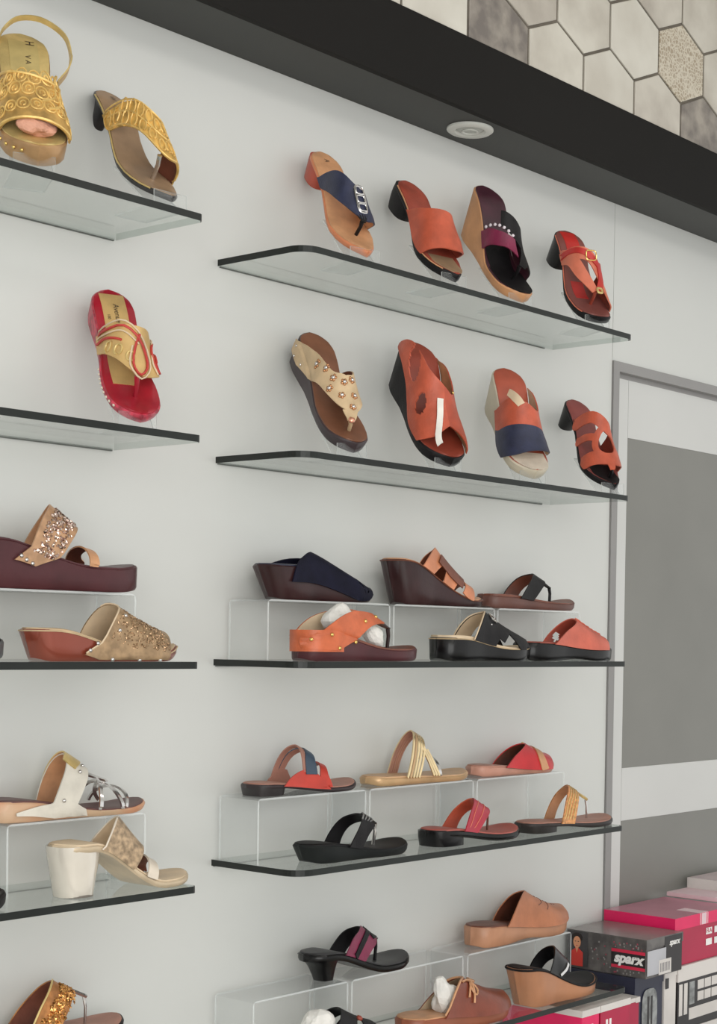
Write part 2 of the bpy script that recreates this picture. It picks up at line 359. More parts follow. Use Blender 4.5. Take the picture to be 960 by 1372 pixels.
dr('white_stile', 1.0452, 1.0995, .012, .05, -1, 1.058, LAMW); dr('white_top_panel', 1.1005, 2.8, .012, .05, .9415, 1.058, LAMW)
dr('grey_panel', 1.1005, 2.8, .0125, .05, .2664, .9412, LAMG); dr('white_stripe', 1.1005, 2.8, .012, .05, .1576, .2661, LAMW)
dr('grey_panel', 1.1005, 2.8, .0125, .05, -1, .1573, LAMG)
tag(box('floor', -4.5, 3.2, -5, .07, -1.02, -1, mat('floor_tile', (188, 184, 176), .25, 0, .03, 2)), kind='structure')
tag(box('ceiling', -4.5, 3.2, -5, .07, 2.0, 2.02, mat('ceiling_paint', (225, 225, 222), .8, 0, .01, 2)), kind='structure')
SOF = mat('dark_soffit_laminate', (39, 40, 36), .5, 0, .04, 3); SOFF = mat('dark_beam_front', (21, 19, 17), .7, 0, .04, 3, spec=.2)
beam = tag(empty('trim_1', (-2.6, 0, 1.397)), kind='structure')
g = G(); g.box(-2.6, 3.0, -.1205, -.001, 1.397, 1.407); rel(g.out('soffit_board', SOF, None, smooth=False), beam)
g = G(); g.box(-2.6, 3.0, -.1318, -.120, 1.3968, 1.5145); rel(g.out('beam_face', SOFF, None, smooth=False), beam)
# recessed downlight
dl = tag(empty('recessed_downlight', (.496, -.069, 1.3966)), 'round white recessed downlight set in the dark soffit above the top shelf', 'ceiling light')
WM = mat('white_enamel', (205, 206, 200), .4, 0, .02, 20)
def ring(g, prof, n=36, mi=0, cap=False):
    g.loft([[(r*math.cos(2*PI*j/n), r*math.sin(2*PI*j/n), z) for j in range(n)] for r, z in prof], mi, cap)
g = G(); ring(g, [(.040, 0), (.040, -.003), (.036, -.006), (.027, -.0055), (.024, -.002), (.0235, 0)]); g.out('trim_ring', WM, dl)
g = G(); ring(g, [(.0235, -.0015), (.019, -.004), (.012, -.0045), (.003, -.0045)], cap=True); g.out('lens', mat('frosted_lens', (176, 178, 172), .3, 0, .02, 20), dl)
g = G(); ring(g, [(.014, -.0045), (.0145, -.0065), (.012, -.0065), (.011, -.0045)]); g.out('lamp_rim', WM, dl)

# hexagon tile wall above the beam
tw = tag(empty('wall_upper', (0, -.13, 1.5145)), kind='structure')
rel(box('grout_backing', -.7, 2.6, -.1265, -.02, 1.5146, 2.0, mat('dark_grout', (104, 97, 87), .85, 0, .08, 30, .2)), tw)
def tilemat(name, c, c2, sc=6.): return mat(name, c, .35, 0, .1, sc, .05, rgb2=c2, detail=8)
TM = [tilemat('tile_cream', (203, 198, 187), (176, 169, 158), 9.), tilemat('tile_cream_b', (196, 190, 179), (168, 160, 150), 11.), tilemat('tile_pale', (208, 204, 194), (188, 182, 171), 7.)]
TD = tilemat('tile_dark_floral', (158, 150, 140), (112, 105, 100), 26.)
m = TD; 
def pattern_tile():
    m = bpy.data.materials.new('tile_lace_pattern'); m.use_nodes = True; N = m.node_tree.nodes; L = m.node_tree.links; b = N['Principled BSDF']; b.inputs['Roughness'].default_value = .35
    tc = N.new('ShaderNodeTexCoord'); vo = N.new('ShaderNodeTexVoronoi'); vo.feature = 'DISTANCE_TO_EDGE'; vo.inputs['Scale'].default_value = 130
    no = N.new('ShaderNodeTexNoise'); no.inputs['Scale'].default_value = 20; mx = N.new('ShaderNodeMath'); mx.operation = 'MULTIPLY'
    r = N.new('ShaderNodeValToRGB'); r.color_ramp.elements[0].position = .0; r.color_ramp.elements[0].color = (*lin((206, 198, 182)), 1); r.color_ramp.elements[1].position = .10; r.color_ramp.elements[1].color = (*lin((160, 146, 126)), 1)
    L.new(tc.outputs['Object'], vo.inputs['Vector']); L.new(tc.outputs['Object'], no.inputs['Vector']); L.new(vo.outputs['Distance'], mx.inputs[0]); L.new(no.outputs['Fac'], mx.inputs[1]); L.new(mx.outputs[0], r.inputs[0]); L.new(r.outputs[0], b.inputs['Base Color']); return m
TP = pattern_tile()
hexm = {}
def hexmesh(mi, lo):
    gap = .0030; w = .08025-gap; s2 = .0415-gap*.5; t2 = .0775-gap*1.1
    P = [(0, t2), (w, s2-.0005), (w, -s2), (0, -t2), (-w, -s2), (-w, s2)]
    if lo: P = [(a, max(b, lo)) for a, b in P][:3]+[(-w, lo), (-w, s2)]; P[2] = (w, lo)
    n = len(P); c = .0014
    V = [(a, -.0035+.0035, b) for a, b in P]+[(a, -.0025, b) for a, b in P]+[(a*(1-c/w), -.0035, b*(1-c/w)) for a, b in P]
    F = [tuple(range(2*n, 3*n))]
    for k in range(2):
        for j in range(n): F.append((k*n+j, k*n+(j+1) % n, (k+1)*n+(j+1) % n, (k+1)*n+j))
    return V, F
tid = 0
for row in range(-0, 5):
    for i in range(-8, 14):
        cx = .657+.1605*i+(.08025 if row % 2 else 0); cz = 1.538+.1185*row
        if cx > 2.5 or cx < -.6 or cz > 1.99: continue
        lo = (1.5155-cz) if row == 0 else None
        V, F = hexmesh(0, lo)
        if row == 0 and i in (-1, 3, 7, -5): M_ = TD
        elif row == 1 and i in (2, -3, 6): M_ = TP
        elif row == 3 and i in (0, 4, 8): M_ = TD
        else: M_ = TM[(i*5+row*3) % 3]
        V = [(x+cx, y-.1265-.0001, z+cz) for x, y, z in V]
        V = [(x, y, min(z, 1.999)) for x, y, z in V]
        rel(mesh('hexagon_tile', V, F, M_), tw)

# ---------------------------------------------------------------- glass shelves
def rshelf(x0, x1, z, rr, label, group, chan):
    th = .0095; n = 8; P = []
    P.append((x0, -.001))
    if rr[0]: P += [(x0+rr[0]*(1-math.cos(a)), -D+rr[0]*(1-math.sin(a))) for a in np.linspace(0, PI/2, n)]
    else: P.append((x0, -D))
    if rr[1]: P += [(x1-rr[1]*(1-math.sin(a)), -D+rr[1]*(1-math.cos(a))) for a in np.linspace(0, PI/2, n)]
    else: P.append((x1, -D))
    P.append((x1, -.001))
    k = len(P); V = [(x, y, z) for x, y in P]+[(x, y, z-th) for x, y in P]
    F = [tuple(range(k)), tuple(range(2*k-1, k-1, -1))]+[(j, (j+1) % k, k+(j+1) % k, k+j) for j in range(k)]
    root = tag(empty('glass_shelf', ((x0+x1)/2, -.001, z-th)), label, 'shelf', group)
    rel(mesh('glass_pane', V, F, [GLASS, GEDGE, GSIDE], None, [0, 0]+[1]*(k-2)+[2, 0]), root)
    rel(box('wall_channel', chan[0], chan[1], -.0030, -.0003, z-th-.0016, z-th-.0002, mat('channel_grey', (88, 92, 88), .5)), root)
    return root
names = ['topmost', 'second from top', 'third from top', 'fourth from top', 'fifth from top']
for i, z in enumerate(Z):
    rshelf(0, .826 if i < 4 else .845, z, (.03, .012), 'long clear glass shelf with rounded corner in the right-hand bay, %s' % names[i], 'glass shelves of the right bay', (.004, .80))
    rshelf(-1.15, -.1856, z, (0, .008), 'clear glass shelf running off the left picture edge, %s' % names[i], 'glass shelves of the left bay', (-1.14, -.19))

# ---------------------------------------------------------------- clear acrylic risers
def riser(x0, x1, z, h, label, y0=-.096, y1=-.012):
    t = .0028; r = .008; prof = []
    for a in np.linspace(0, PI/2, 5): prof.append((x0+r*(1-math.cos(a)), h-r*(1-math.sin(a))))
    for a in np.linspace(PI/2, 0, 5): prof.append((x1-r*(1-math.cos(a)), h-r*(1-math.sin(a))))
    prof = [(x0, 0)]+prof+[(x1, 0)]
    inn = []
    for k, (x, zz) in enumerate(prof):
        c = ((x0+x1)/2, 0); inn.append((min(max(x, x0+t), x1-t), min(zz, h-t)))
    g = G(); n = len(prof)
    V = [(x, y, z+zz) for y in (y0, y1) for x, zz in prof]+[(x, y, z+zz) for y in (y0, y1) for x, zz in inn]
    for k in range(n-1):
        g.add([V[k], V[k+1], V[n+k+1], V[n+k]], [(0, 1, 2, 3)], 0); g.add([V[2*n+k], V[2*n+k+1], V[3*n+k+1], V[3*n+k]], [(0, 1, 2, 3)], 0)
        for o_ in (0, n): g.add([V[o_+k], V[o_+k+1], V[2*n+o_+k+1], V[2*n+o_+k]], [(0, 1, 2, 3)], 1)
    for k in (0, n-1): g.add([V[k], V[n+k], V[3*n+k], V[2*n+k]], [(0, 1, 2, 3)], 1)
    o = g.out('acrylic_riser', [ACR, ACRE], None, smooth=False); bm = bmesh.new(); bm.from_mesh(o.data); bmesh.ops.remove_doubles(bm, verts=bm.verts, dist=1e-5); bm.to_mesh(o.data); bm.free()
    tag(o, label, 'display riser', 'clear acrylic risers'); return o
riser(-.0+.02, .285, Z[2], .091, 'clear acrylic riser under the navy wedge mule on the third shelf')
riser(.292, .55, Z[2], .091, 'clear acrylic riser under the dark brown wedge with tan straps')
riser(.557, .80, Z[2], .091, 'clear acrylic riser under the flat brown thong with black strap')
riser(-.66, -.17-.05, Z[2], .091, 'clear acrylic riser under the maroon platform on the left')
riser(.005, .235, Z[3], .098, 'clear acrylic riser under the flat sandal with red and blue upper')
riser(.242, .50, Z[3], .098, 'clear acrylic riser under the gold toe-ring sandal')
riser(.508, .76, Z[3], .098, 'clear acrylic riser under the bright red slide on the fourth shelf')
riser(-.66, -.43, Z[3], .094, 'clear acrylic riser at the left edge on the fourth shelf'); 
riser(-.42, -.20, Z[3], .094, 'clear acrylic riser under the white jewelled thong sandal')
riser(.0, .20, Z[4], .100, 'long clear acrylic riser at the left end of the lowest shelf')
riser(.207, .48, Z[4], .100, 'clear acrylic riser under the toe of the black kitten heel')
riser(.49, .79, Z[4], .100, 'clear acrylic riser under the tan clog on the lowest shelf')
riser(-.45, -.20, Z[4], .095, 'clear acrylic riser under the sequinned sandal at the bottom left')

# ---------------------------------------------------------------- sandals on slanted stands, top shelf left bay
G1 = 'sandals on slanted stands, top shelf'; G2 = 'sandals on slanted stands, second shelf'; G3 = 'sandals on the third shelf'; G4 = 'sandals on the fourth shelf'; G5 = 'sandals on the lowest shelf'
DKMET = mat('dark_metallic_sole', (62, 60, 60), .35, .3, .1, 30); INK = mat('dark_print', (70, 56, 40), .6, 0, .05, 30)
def stand_for(s, what):
    o = stand(s); tag(o, 'clear acrylic slanted stand holding %s' % what, 'display stand', 'slanted acrylic stands'); return o

# gold slingback platform
s = Shoe('slingback_sandal', 'gold slingback platform sandal with lattice embroidery, top left corner', 'sandal', G1, .235, .082, .066, .026, GOLDS, mat('gold_brown_wedge', (176, 138, 96), .35, .3, .1, 25), 'wedge', 'round', rake=.06, slant=(Z[0], (-.4318, -.160), -117, 53), hs=1.1)
up = s.vamp([.42, .56, .62, .60, .46], [.82, .86, .88, .88, .86], mat('gold_mesh_base', (186, 148, 84), .45, .25, .15, 60), BROWN)
P = []
for r in range(3):
    for c in range(-4, 5):
        uu, vv = .63+.075*r-.035*abs(c)*.5*(1 if r < 2 else .3), c*.24+(r % 2)*.12
        if abs(vv) < .98: P.append([(uu+.034*math.cos(a), vv+.115*math.sin(a)) for a in np.linspace(0, 2*PI, 13)]); P.append([(uu+.014*math.cos(a), vv+.05*math.sin(a)) for a in np.linspace(0, 2*PI, 9)][:8])
s.lines(P, .0011, GOLD, 'embroidery', .0026, up, kind='stuff')
s.lines([[(.42, -1), (.56, -.5), (.62, 0), (.60, .5), (.46, 1)], [(.82, -1), (.86, -.5), (.88, 0), (.88, .5), (.86, 1)], [(.46, .95), (.62, .55), (.74, .45), (.80, .2)], [(.42, .88), (.58, .46), (.70, .36), (.76, .1)]], .0019, GOLD, 'piping', .003, up, 24)
h = s.H
g = G(); Q = cat_rom([(.46*s.L, .036, s.top(.46)+.016), (.38*s.L, .050, h+.002), (.24*s.L, .056, h+.008), (.10*s.L, .050, h+.018), (.01*s.L, .024, h+.024), (.00*s.L, -.004, h+.020), (.05*s.L, -.022, h+.008), (.16*s.L, -.030, h+.003)], 34)
top = []; bot = []
for i, p in enumerate(Q):
    t = Q[min(i+1, 33)]-Q[max(i-1, 0)]; b = np.cross(t, (0.3, .1, 1.)); b = np.cross(b, t); b /= np.linalg.norm(b); n_ = np.cross(b, t); n_ /= np.linalg.norm(n_)
    w = .0038 if i > 8 else .0068; top.append([p-b*w+n_*.0009, p+b*w+n_*.0009]); bot.append([p-b*w-n_*.0009, p+b*w-n_*.0009])
g.grid(top, bot); g.out('sling_strap', [GOLDS, BEIGE], s.root, xoff=s.xoff)
s.studs([(.80, -1.15), (.85, -1.17), (.90, -1.2), (.945, -1.2), (.975, -1.2)], .0028, GOLDM, 'rhinestone', .0015)
s.mark(.13, .008, .02, .016, INK, txt='H'); s.mark(.33, 0, .10, .036, mat('pale_gold_label', (200, 178, 118), .4, .3)); s.mark(.27, .004, 0, .010, INK, txt='V A')
stand_for(s, 'the gold slingback')
o = paper('tissue_ball', 'crumpled pink tissue stuffed in the open toe of the gold slingback', (0, 0, 0), (.024, .026, .017), PINK, seed=4)
o.rotation_euler = (0, s.al, s.yaw)
v = Matrix.Rotation(s.yaw, 3, 'Z') @ (Matrix.Rotation(s.al, 3, 'Y') @ Vector((-.036, .004, .026+.013))); o.location = s.root.location+v

# gold embroidered kitten heel thong
s = Shoe('kitten_heel_sandal', 'gold embroidered thong sandal with small dark kitten heel, top shelf left bay', 'sandal', G1, .235, .072, .05, .008, TAUPE, DKMET, 'heel', 'point', slant=(Z[0], (-.2300, -.165), -95, 49), th=.006, hs=1.35, ball=.6)
s.heel(mat('black_kitten_heel', (30, 28, 31), .3), xt=.09, rt=.085, wt=.8, xb=.07, rb=.028, wb=.32, pw=.45)
e = s.vamp([.27, .43, .56, .58, .56], [.36, .57, .80, .77, .72], mat('gold_brocade', (208, 166, 88), .42, .25, .18, 70), BROWN, name='embroidered_strap')
P = []
for k in range(13):
    t = k/12; vv = -.96+1.9*t; a0 = float(np.interp(vv, [-1, -.5, 0, .5, 1], [.28, .43, .56, .58, .56])); a1 = float(np.interp(vv, [-1, -.5, 0, .5, 1], [.36, .57, .80, .77, .72]))
    for q in ((.25, .72) if a1-a0 > .12 else (.5,)):
        uc = a0+(a1-a0)*q; P.append([(uc+.032*math.cos(a), vv+.075*math.sin(a)) for a in np.linspace(0, 2*PI, 11)][:10])
s.lines(P, .0012, GOLD, 'embroidery', .0028, e, kind='stuff')
s.lines([[(.27, -1), (.43, -.5), (.56, 0), (.58, .5), (.56, 1)], [(.36, -1), (.57, -.5), (.80, 0), (.77, .5), (.72, 1)], [(.31, -1), (.49, -.5), (.67, 0), (.67, .5)]], .0014, GOLD, 'cord_edge', .0026, e, 24)
s.post(.79, SILVER, .003, lean=-.04, v=-.15)
s.lines([[(.1, -1), (.3, -1), (.5, -1), (.7, -1), (.9, -1)]], .0012, GOLDS, 'welt', -.0005)
s.mark(.12, 0, .02, .012, INK, txt='W')
stand_for(s, 'the gold kitten heel')

# red and gold thong
REDG = mat('red_gloss_leather', (164, 24, 44), .3, .1, .08, 30, coat=.4); GP = mat('gold_label', (200, 166, 108), .45, .25, .06, 30)
s = Shoe('thong_sandal', 'bright red thong sandal with gold scrollwork strap, second shelf left bay', 'sandal', G2, .235, .074, .036, .012, REDG, mat('red_pink_side', (184, 62, 80), .35, .1, .2, 120), 'wedge', 'round', slant=(Z[1], (-.272, -.158), -111, 55), hs=1.15)
s.mark(.24, 0, .085, .034, GP, 'gold_label'); s.mark(.22, .002, 0, .011, INK, txt='Avenue'); s.mark(.25, -.010, 0, .006, INK, txt='100')
s.mark(.62, -.004, .05, .034, GP, 'gold_label')
e = s.vamp([.38, .49, .54, .51, .42], [.50, .66, .80, .76, .62], GP, CREAMIN, name='scrollwork_strap')
RT = mat('red_cord', (186, 58, 52), .5)
s.lines([[(.40, -1), (.49, -.6), (.54, -.2), (.62, .12), (.74, .2), (.80, .02), (.74, -.1), (.64, -.02), (.58, .1)], [(.45, -1), (.54, -.6), (.60, -.3)], [(.44, 1), (.52, .7), (.62, .4), (.72, .45), (.70, .7), (.60, .75)], [(.52, .9), (.60, .66), (.66, .58)]], 0.0018, RT, 'cord_scroll', .0036, e, 22)
s.lines([[(.385, -1), (.465, -.6), (.515, -.2), (.60, .17), (.74, .27), (.825, .02), (.74, -.17), (.64, -.08)], [(.43, 1), (.50, .7), (.59, .46), (.70, .36), (.75, .5)], [(.42, -1), (.51, -.62), (.56, -.25), (.63, .06)]], .0012, CREAMIN, 'cream_cord', .0036, e, 22)
s.lines([[(.585+.055*k+.026*math.cos(a), -.62+.24*k+.085*math.sin(a)) for a in np.linspace(0, 2*PI, 13)][:12] for k in range(3)], .0014, GOLDS, 'ring_trim', .003, e)
s.post(.80, REDG, .0032, v=-.05, lean=.02)
s.studs([(u, -1.05) for u in np.linspace(.60, .9, 9)], .0022, CREAM, 'bead', .0003)
stand_for(s, 'the red and gold thong')

# ---------------------------------------------------------------- top shelf right bay
SL = mat('salmon_side', (206, 128, 88), .4, 0, .05, 30)
s = Shoe('thong_sandal', 'tan thong sandal with navy strap and silver buckle, left end of top right shelf', 'sandal', G1, .235, .070, .04, .010, TAN, SL, 'heel', 'point', slant=(Z[0], (.1395, -.165), -106, 53), th=.008, hs=1.05)
s.heel(mat('rust_heel', (176, 80, 62), .35), xt=.11, rt=.11, wt=.9, xb=.11, rb=.09, wb=.75)
e = s.vamp([.29, .44, .58, .57, .46], [.37, .64, .80, .76, .66], NAVY, TAN, name='strap')
for du in (-.055, 0, .055): s.buckle(.66+du, .05, .012, .014, SILVER, .0036, parent=e, r=.0013)
s.buckle(.66, .05, .046, .017, SILVER, .003, 'buckle', e, .0015)
s.strap([(.76, .0, .018), (.80, .0, .009), (.82, -.02, .006)], BLK, BLK, name='thong_strap'); s.post(.81, BLK, .0028, v=-.05, lean=-.03)
s.mark(.13, 0, .0, .012, INK, txt='A')
stand_for(s, 'the tan and navy thong')

s = Shoe('slide_sandal', 'rust mule with broad band and rounded black heel, second on the top right shelf', 'sandal', G1, .225, .076, .045, .014, RUSTD, BLK, 'heel', 'point', slant=(Z[0], (.342, -.165), -100, 54), th=.010, hs=1.1)
s.heel(BLK, xt=.14, rt=.14, wt=.95, xb=.13, rb=.1, wb=.7, pw=1.6)
s.vamp([.33, .50, .56, .54, .46], [.74, .80, .84, .80, .70], RUST, RUSTD, puff=.001); s.lines([[(.1, -1), (.4, -1), (.7, -1), (.92, -1)]], .0011, TAN, 'welt', -.0005)
s.mark(.86, 0, .05, .05, TAUPE, 'toe_pad')
stand_for(s, 'the rust mule')

s = Shoe('wedge_sandal', 'black and plum sandal with high tan wedge and beaded magenta strap, third on top shelf', 'sandal', G1, .235, .073, .082, .016, PURP, TANW, 'wedge', 'round', slant=(Z[0], (.521, -.160), -104, 62), rake=.10, hs=1.12)
e = s.vamp([.40, .46, .53, .58, .62], [.51, .56, .62, .67, .74], MAG, BLK, vr=(-1.04, 0), name='strap')
s.vamp([.44, .50, .53, .50, .40], [.52, .60, .68, .76, .74], BLK, PURP, vr=(-.45, 1.04), nv=20, name='upper')
s.strap([(.62, .5, .03), (.74, .25, .02), (.82, .02, .012)], BLK, PURP)
s.studs([(.43+.028*k, -.86+.13*k) for k in range(7)], .0032, mat('white_bead', (225, 215, 222), .3), 'bead', .003, e)
s.post(.81, BLK, .003, v=-.05, lean=-.02)
s.mark(.84, 0, .08, .07, BLK, 'toe_pad'); s.mark(.60, -.002, .07, .05, BLK, 'ball_pad')
stand_for(s, 'the tan wedge')

s = Shoe('heeled_sandal', 'dark brown sandal with coral and red thong straps, black block heel, end of top shelf', 'sandal', G1, .22, .073, .058, .013, mat('wine_insole', (128, 74, 68), .4), BLK, 'heel', 'square', slant=(Z[0], (.739, -.163), -113, 57), th=.009, hs=1.12)
s.heel(BLKG, xt=.13, rt=.12, wt=.9, xb=.10, rb=.09, wb=.72)
CORAL = mat('coral_leather', (212, 118, 92), .42, 0, .06, 30); RS = mat('scarlet_trim', (188, 46, 42), .4)
e = s.vamp([.30, .42, .50, .54, .50], [.37, .50, .60, .84, .84], CORAL, RUSTD, name='strap')
s.strap([(.34, -1.0, .028), (.50, -.6, .024), (.66, -.3, .020), (.80, -.06, .014)], CORAL, RUSTD, lift=.0003)
s.strap([(.34, -1.0, .010), (.45, -.5, .010), (.54, 0, .010), (.58, .3, .010)], RS, RS, name='red_strap', lift=.0022); s.strap([(.55, .3, .014), (.66, .28, .012), (.80, .06, .012)], RS, RS, name='red_strap', lift=.0024)
s.buckle(.53, -.05, .018, .020, GOLDM, .006, parent=e); s.buckle(.80, .06, .010, .010, GOLDS, .005, r=.0022)
s.post(.80, RUSTD, .003, v=-.05, lean=-.02); s.mark(.16, 0, .05, .03, RS, 'heel_pad'); s.mark(.62, -.006, .04, .026, RS, 'ball_pad')
s.lines([[(.1, -1), (.4, -1), (.7, -1), (.92, -1)]], .001, CORAL, 'welt', -.0005)
stand_for(s, 'the dark heeled thong')

# ---------------------------------------------------------------- second shelf right bay
s = Shoe('wedge_sandal', 'brown thong wedge with beige strap and gold flower studs, left on second right shelf', 'sandal', G2, .235, .073, .05, .018, mat('brown_insole', (118, 76, 54), .45, 0, .08, 25), mat('dark_plum_wedge', (56, 44, 48), .4), 'wedge', 'round', slant=(Z[1], (.120, -.162), -106, 54), hs=1.05)
e = s.vamp([.03, .06, .33, .53, .58], [.22, .38, .54, .74, .84], BEIGE, BROWN, vr=(-1.5, 0), name='strap')
s.vamp([.58, .56, .50, .42, .34], [.84, .78, .70, .62, .54], BEIGE, BROWN, vr=(0, 1.04), name='strap')
s.strap([(.80, -.06, .024), (.85, -.1, .016), (.88, -.15, .011)], BEIGE, BROWN, name='thong_strap')
s.studs([(.13, -1.15), (.16, -1.42), (.27, -1.25)], .0026, SILVER, 'stud', .0025, e)
CP = mat('copper_petal', (196, 144, 104), .25, .8)
for u, v in ((.42, -.72), (.50, -.50), (.58, -.34), (.63, -.46), (.62, -.08), (.60, .16), (.70, -.2), (.70, .14), (.78, .02)):
    s.studs([(u+.013*math.cos(a), v+.06*math.sin(a)) for a in (0, 1.26, 2.51, 3.77, 5.03)], .0026, CP, 'petal', .003, e)
    s.studs([(u, v)], .0034, SILVER, 'flower_stud', .0045, e)
s.studs([(.88, -.15)], .006, mat('rose_gem', (226, 164, 138), .12, .7), 'gem', .003); s.post(.87, BEIGE, .003, v=-.15, lean=-.02)
stand_for(s, 'the brown flower-studded wedge')

s = Shoe('wedge_sandal', 'rust orange wedge with cut-out upper and high black sole, on second right shelf', 'sandal', G2, .235, .086, .07, .018, mat('rust_insole', (138, 58, 42), .45), BLK, 'wedge', 'round', slant=(Z[1], (.341, -.160), -106, 61), rake=.08, hs=1.12)
s.vamp([.02, .16, .38, .49, .55], [.80, .84, .86, .84, .80], RUST, RUSTD, vr=(-1.05, 0), nv=44, nu=44, holes=[(.33, -.76, .10, .14), (.60, -.62, .065, .15)])
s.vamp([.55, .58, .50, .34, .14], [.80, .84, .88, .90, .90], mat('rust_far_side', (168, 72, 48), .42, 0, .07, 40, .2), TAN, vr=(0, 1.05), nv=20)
s.strap([(.62, -.14, .009), (.72, -.2, .009), (.82, -.32, .009), (.93, -.55, .009)], mat('white_tag', (226, 222, 214), .6), None, name='price_tag', lift=.004)
s.studs([(.56, .34)], .003, GOLDM)
stand_for(s, 'the rust cut-out wedge')

s = Shoe('wedge_sandal', 'rust and navy sandal on cream wedge, third on the second right shelf', 'sandal', G2, .225, .080, .066, .018, mat('rust_insole_b', (166, 80, 60), .45), mat('cream_wedge', (200, 190, 170), .5, 0, .08, 10), 'wedge', 'round', slant=(Z[1], (.563, -.160), -113, 60), rake=.10, hs=1.1)
s.vamp([.36, .42, .52, .53, .20], [.50, .60, .66, .66, .60], RUST, CREAMIN, vr=(-1.3, 1.04)); s.vamp([.50, .60, .66, .66, .60], [.76, .86, .87, .84, .76], NAVY, CREAMIN, vr=(-1.3, 1.04), name='navy_band')
s.strap([(.40, -.62, .012), (.47, -.42, .014), (.53, -.25, .012)], CREAMIN, TAN, name='tan_strap', lift=.002)
s.mark(.90, 0, .06, .07, CREAM, 'toe_pad')
stand_for(s, 'the rust and navy wedge')

s = Shoe('heeled_sandal', 'rust strappy sandal with black heel and openwork ring, right end of second shelf', 'sandal', G2, .22, .074, .052, .012, mat('wine_brown_insole', (132, 66, 62), .4), BLK, 'heel', 'point', slant=(Z[1], (.797, -.162), -109, 53), th=.008, hs=1.2)
s.heel(BLKG, xt=.11, rt=.10, wt=.85, xb=.08, rb=.05, wb=.55)
s.strap([(.33, -1.04, .020), (.44, -.5, .022), (.54, 0, .022), (.57, .45, .026), (.54, 1.04, .034)], RUST, RUSTD)
s.strap([(.47, -1.04, .014), (.55, -.65, .014), (.60, -.4, .014)], RUST, RUSTD)
s.strap([(.54, .05, .012), (.58, -.25, .011), (.65, -.40, .011), (.73, -.36, .011), (.80, -.1, .014)], RUST, RUSTD, name='ring_strap'); s.strap([(.54, .1, .014), (.60, .32, .014), (.67, .38, .014), (.75, .25, .014), (.80, 0, .014)], RUST, RUSTD, name='ring_strap')
s.strap([(.70, -1.04, .024), (.75, -.6, .026), (.80, -.2, .024), (.80, .2, .028), (.74, .6, .03), (.66, 1.04, .04)], RUST, RUSTD)
s.strap([(.82, -.05, .018), (.88, -.12, .012), (.91, -.2, .008)], RUST, RUSTD, name='thong_strap'); s.post(.90, BLK, .003, v=-.2, lean=-.02); s.mark(.86, 0, .07, .05, BLK, 'toe_pad')
stand_for(s, 'the rust strappy heel')

# ---------------------------------------------------------------- third shelf
s = Shoe('platform_sandal', 'maroon platform sandal with glittering crystal strap, left end riser of third shelf', 'sandal', G3, .262, .09, .063, .032, MAROON, MAROON, 'wedge', 'square', spring=.008, hs=1.05, flat=.12)
e = s.vamp([.20, .33, .46, .50, .42], [.32, .50, .62, .64, .60], mat('bronze_strap', (184, 144, 110), .4, .3, .1, 60), TAN, vr=(-1.5, 1.04), name='strap')
CRY = mat('crystals', (226, 208, 196), .08, .9, .12, 300, rgb2=(150, 110, 96))
fa = lambda v: float(np.interp(v, [-1.5, -.865, -.23, .405, 1.04], [.20, .33, .46, .50, .42])); fb = lambda v: float(np.interp(v, [-1.5, -.865, -.23, .405, 1.04], [.32, .50, .62, .64, .60]))
s.glitter(None, (-1.12, .6), 420, CRY, .0028, 'crystals', e, .003, lambda v: (fa(v)+.035, fb(v)-.01))
s.studs([(.235, -1.36), (.265, -1.42), (.30, -1.46)], .0034, SILVER, 'stud', .0025, e)
s.strap([(.65, -1.0, .014), (.67, -.4, .015), (.72, .3, .018), (.80, 1.0, .026)], TAN, BROWN, name='toe_loop', hk=.55)
s.place(-.466, -.062, Z[2]+.0915)

s = Shoe('wedge_slide', 'copper brown wedge slide with studded bronze glitter upper, front left of third shelf', 'sandal', G3, .243, .088, .040, .012, BEIGE, mat('copper_brown_wedge', (134, 64, 48), .28, .3, .08, 8, coat=.3), 'wedge', 'point', spring=.012, hs=1.05, flat=.1, rake=.05, trim=(BEIGE, .0010))
e = s.vamp([.28, .43, .55, .52, .42], [.80, .84, .88, .88, .86], mat('bronze_upper', (160, 132, 100), .45, .3, .12, 80), CREAMIN, vr=(-1.5, 1.04))
s.glitter(None, (-.95, .7), 800, GLIT, .0020, 'glitter', e, .0026, lambda v: (float(np.interp(v, [-1.5, -.865, -.23, .405], [.28, .43, .55, .52]))+.03, .82))
s.lines([[(.285, -1.45), (.43, -.865), (.55, -.23), (.53, .3)]], .0012, CREAMIN, 'piping', .002, e)
s.studs([(.36, -1.1), (.31, -1.35), (.45, -1.38), (.61, -1.38), (.74, -1.3), (.50, -.78), (.56, -.45)], .0032, SILVER, 'stud', .0025, e)
s.place(-.428, -.140, Z[2]+.0003)

s = Shoe('wedge_slide', 'dark toe of a sandal at the left picture edge on the third shelf', 'sandal', G3, .24, .08, .03, .02, BLK, mat('grey_dark_sole', (80, 82, 84), .4), 'wedge', 'round')
s.strap([(.6, -1.03, .05), (.64, 0, .04), (.6, 1.03, .05)], BLK); s.place(-.698, -.14, Z[2]+.0003)

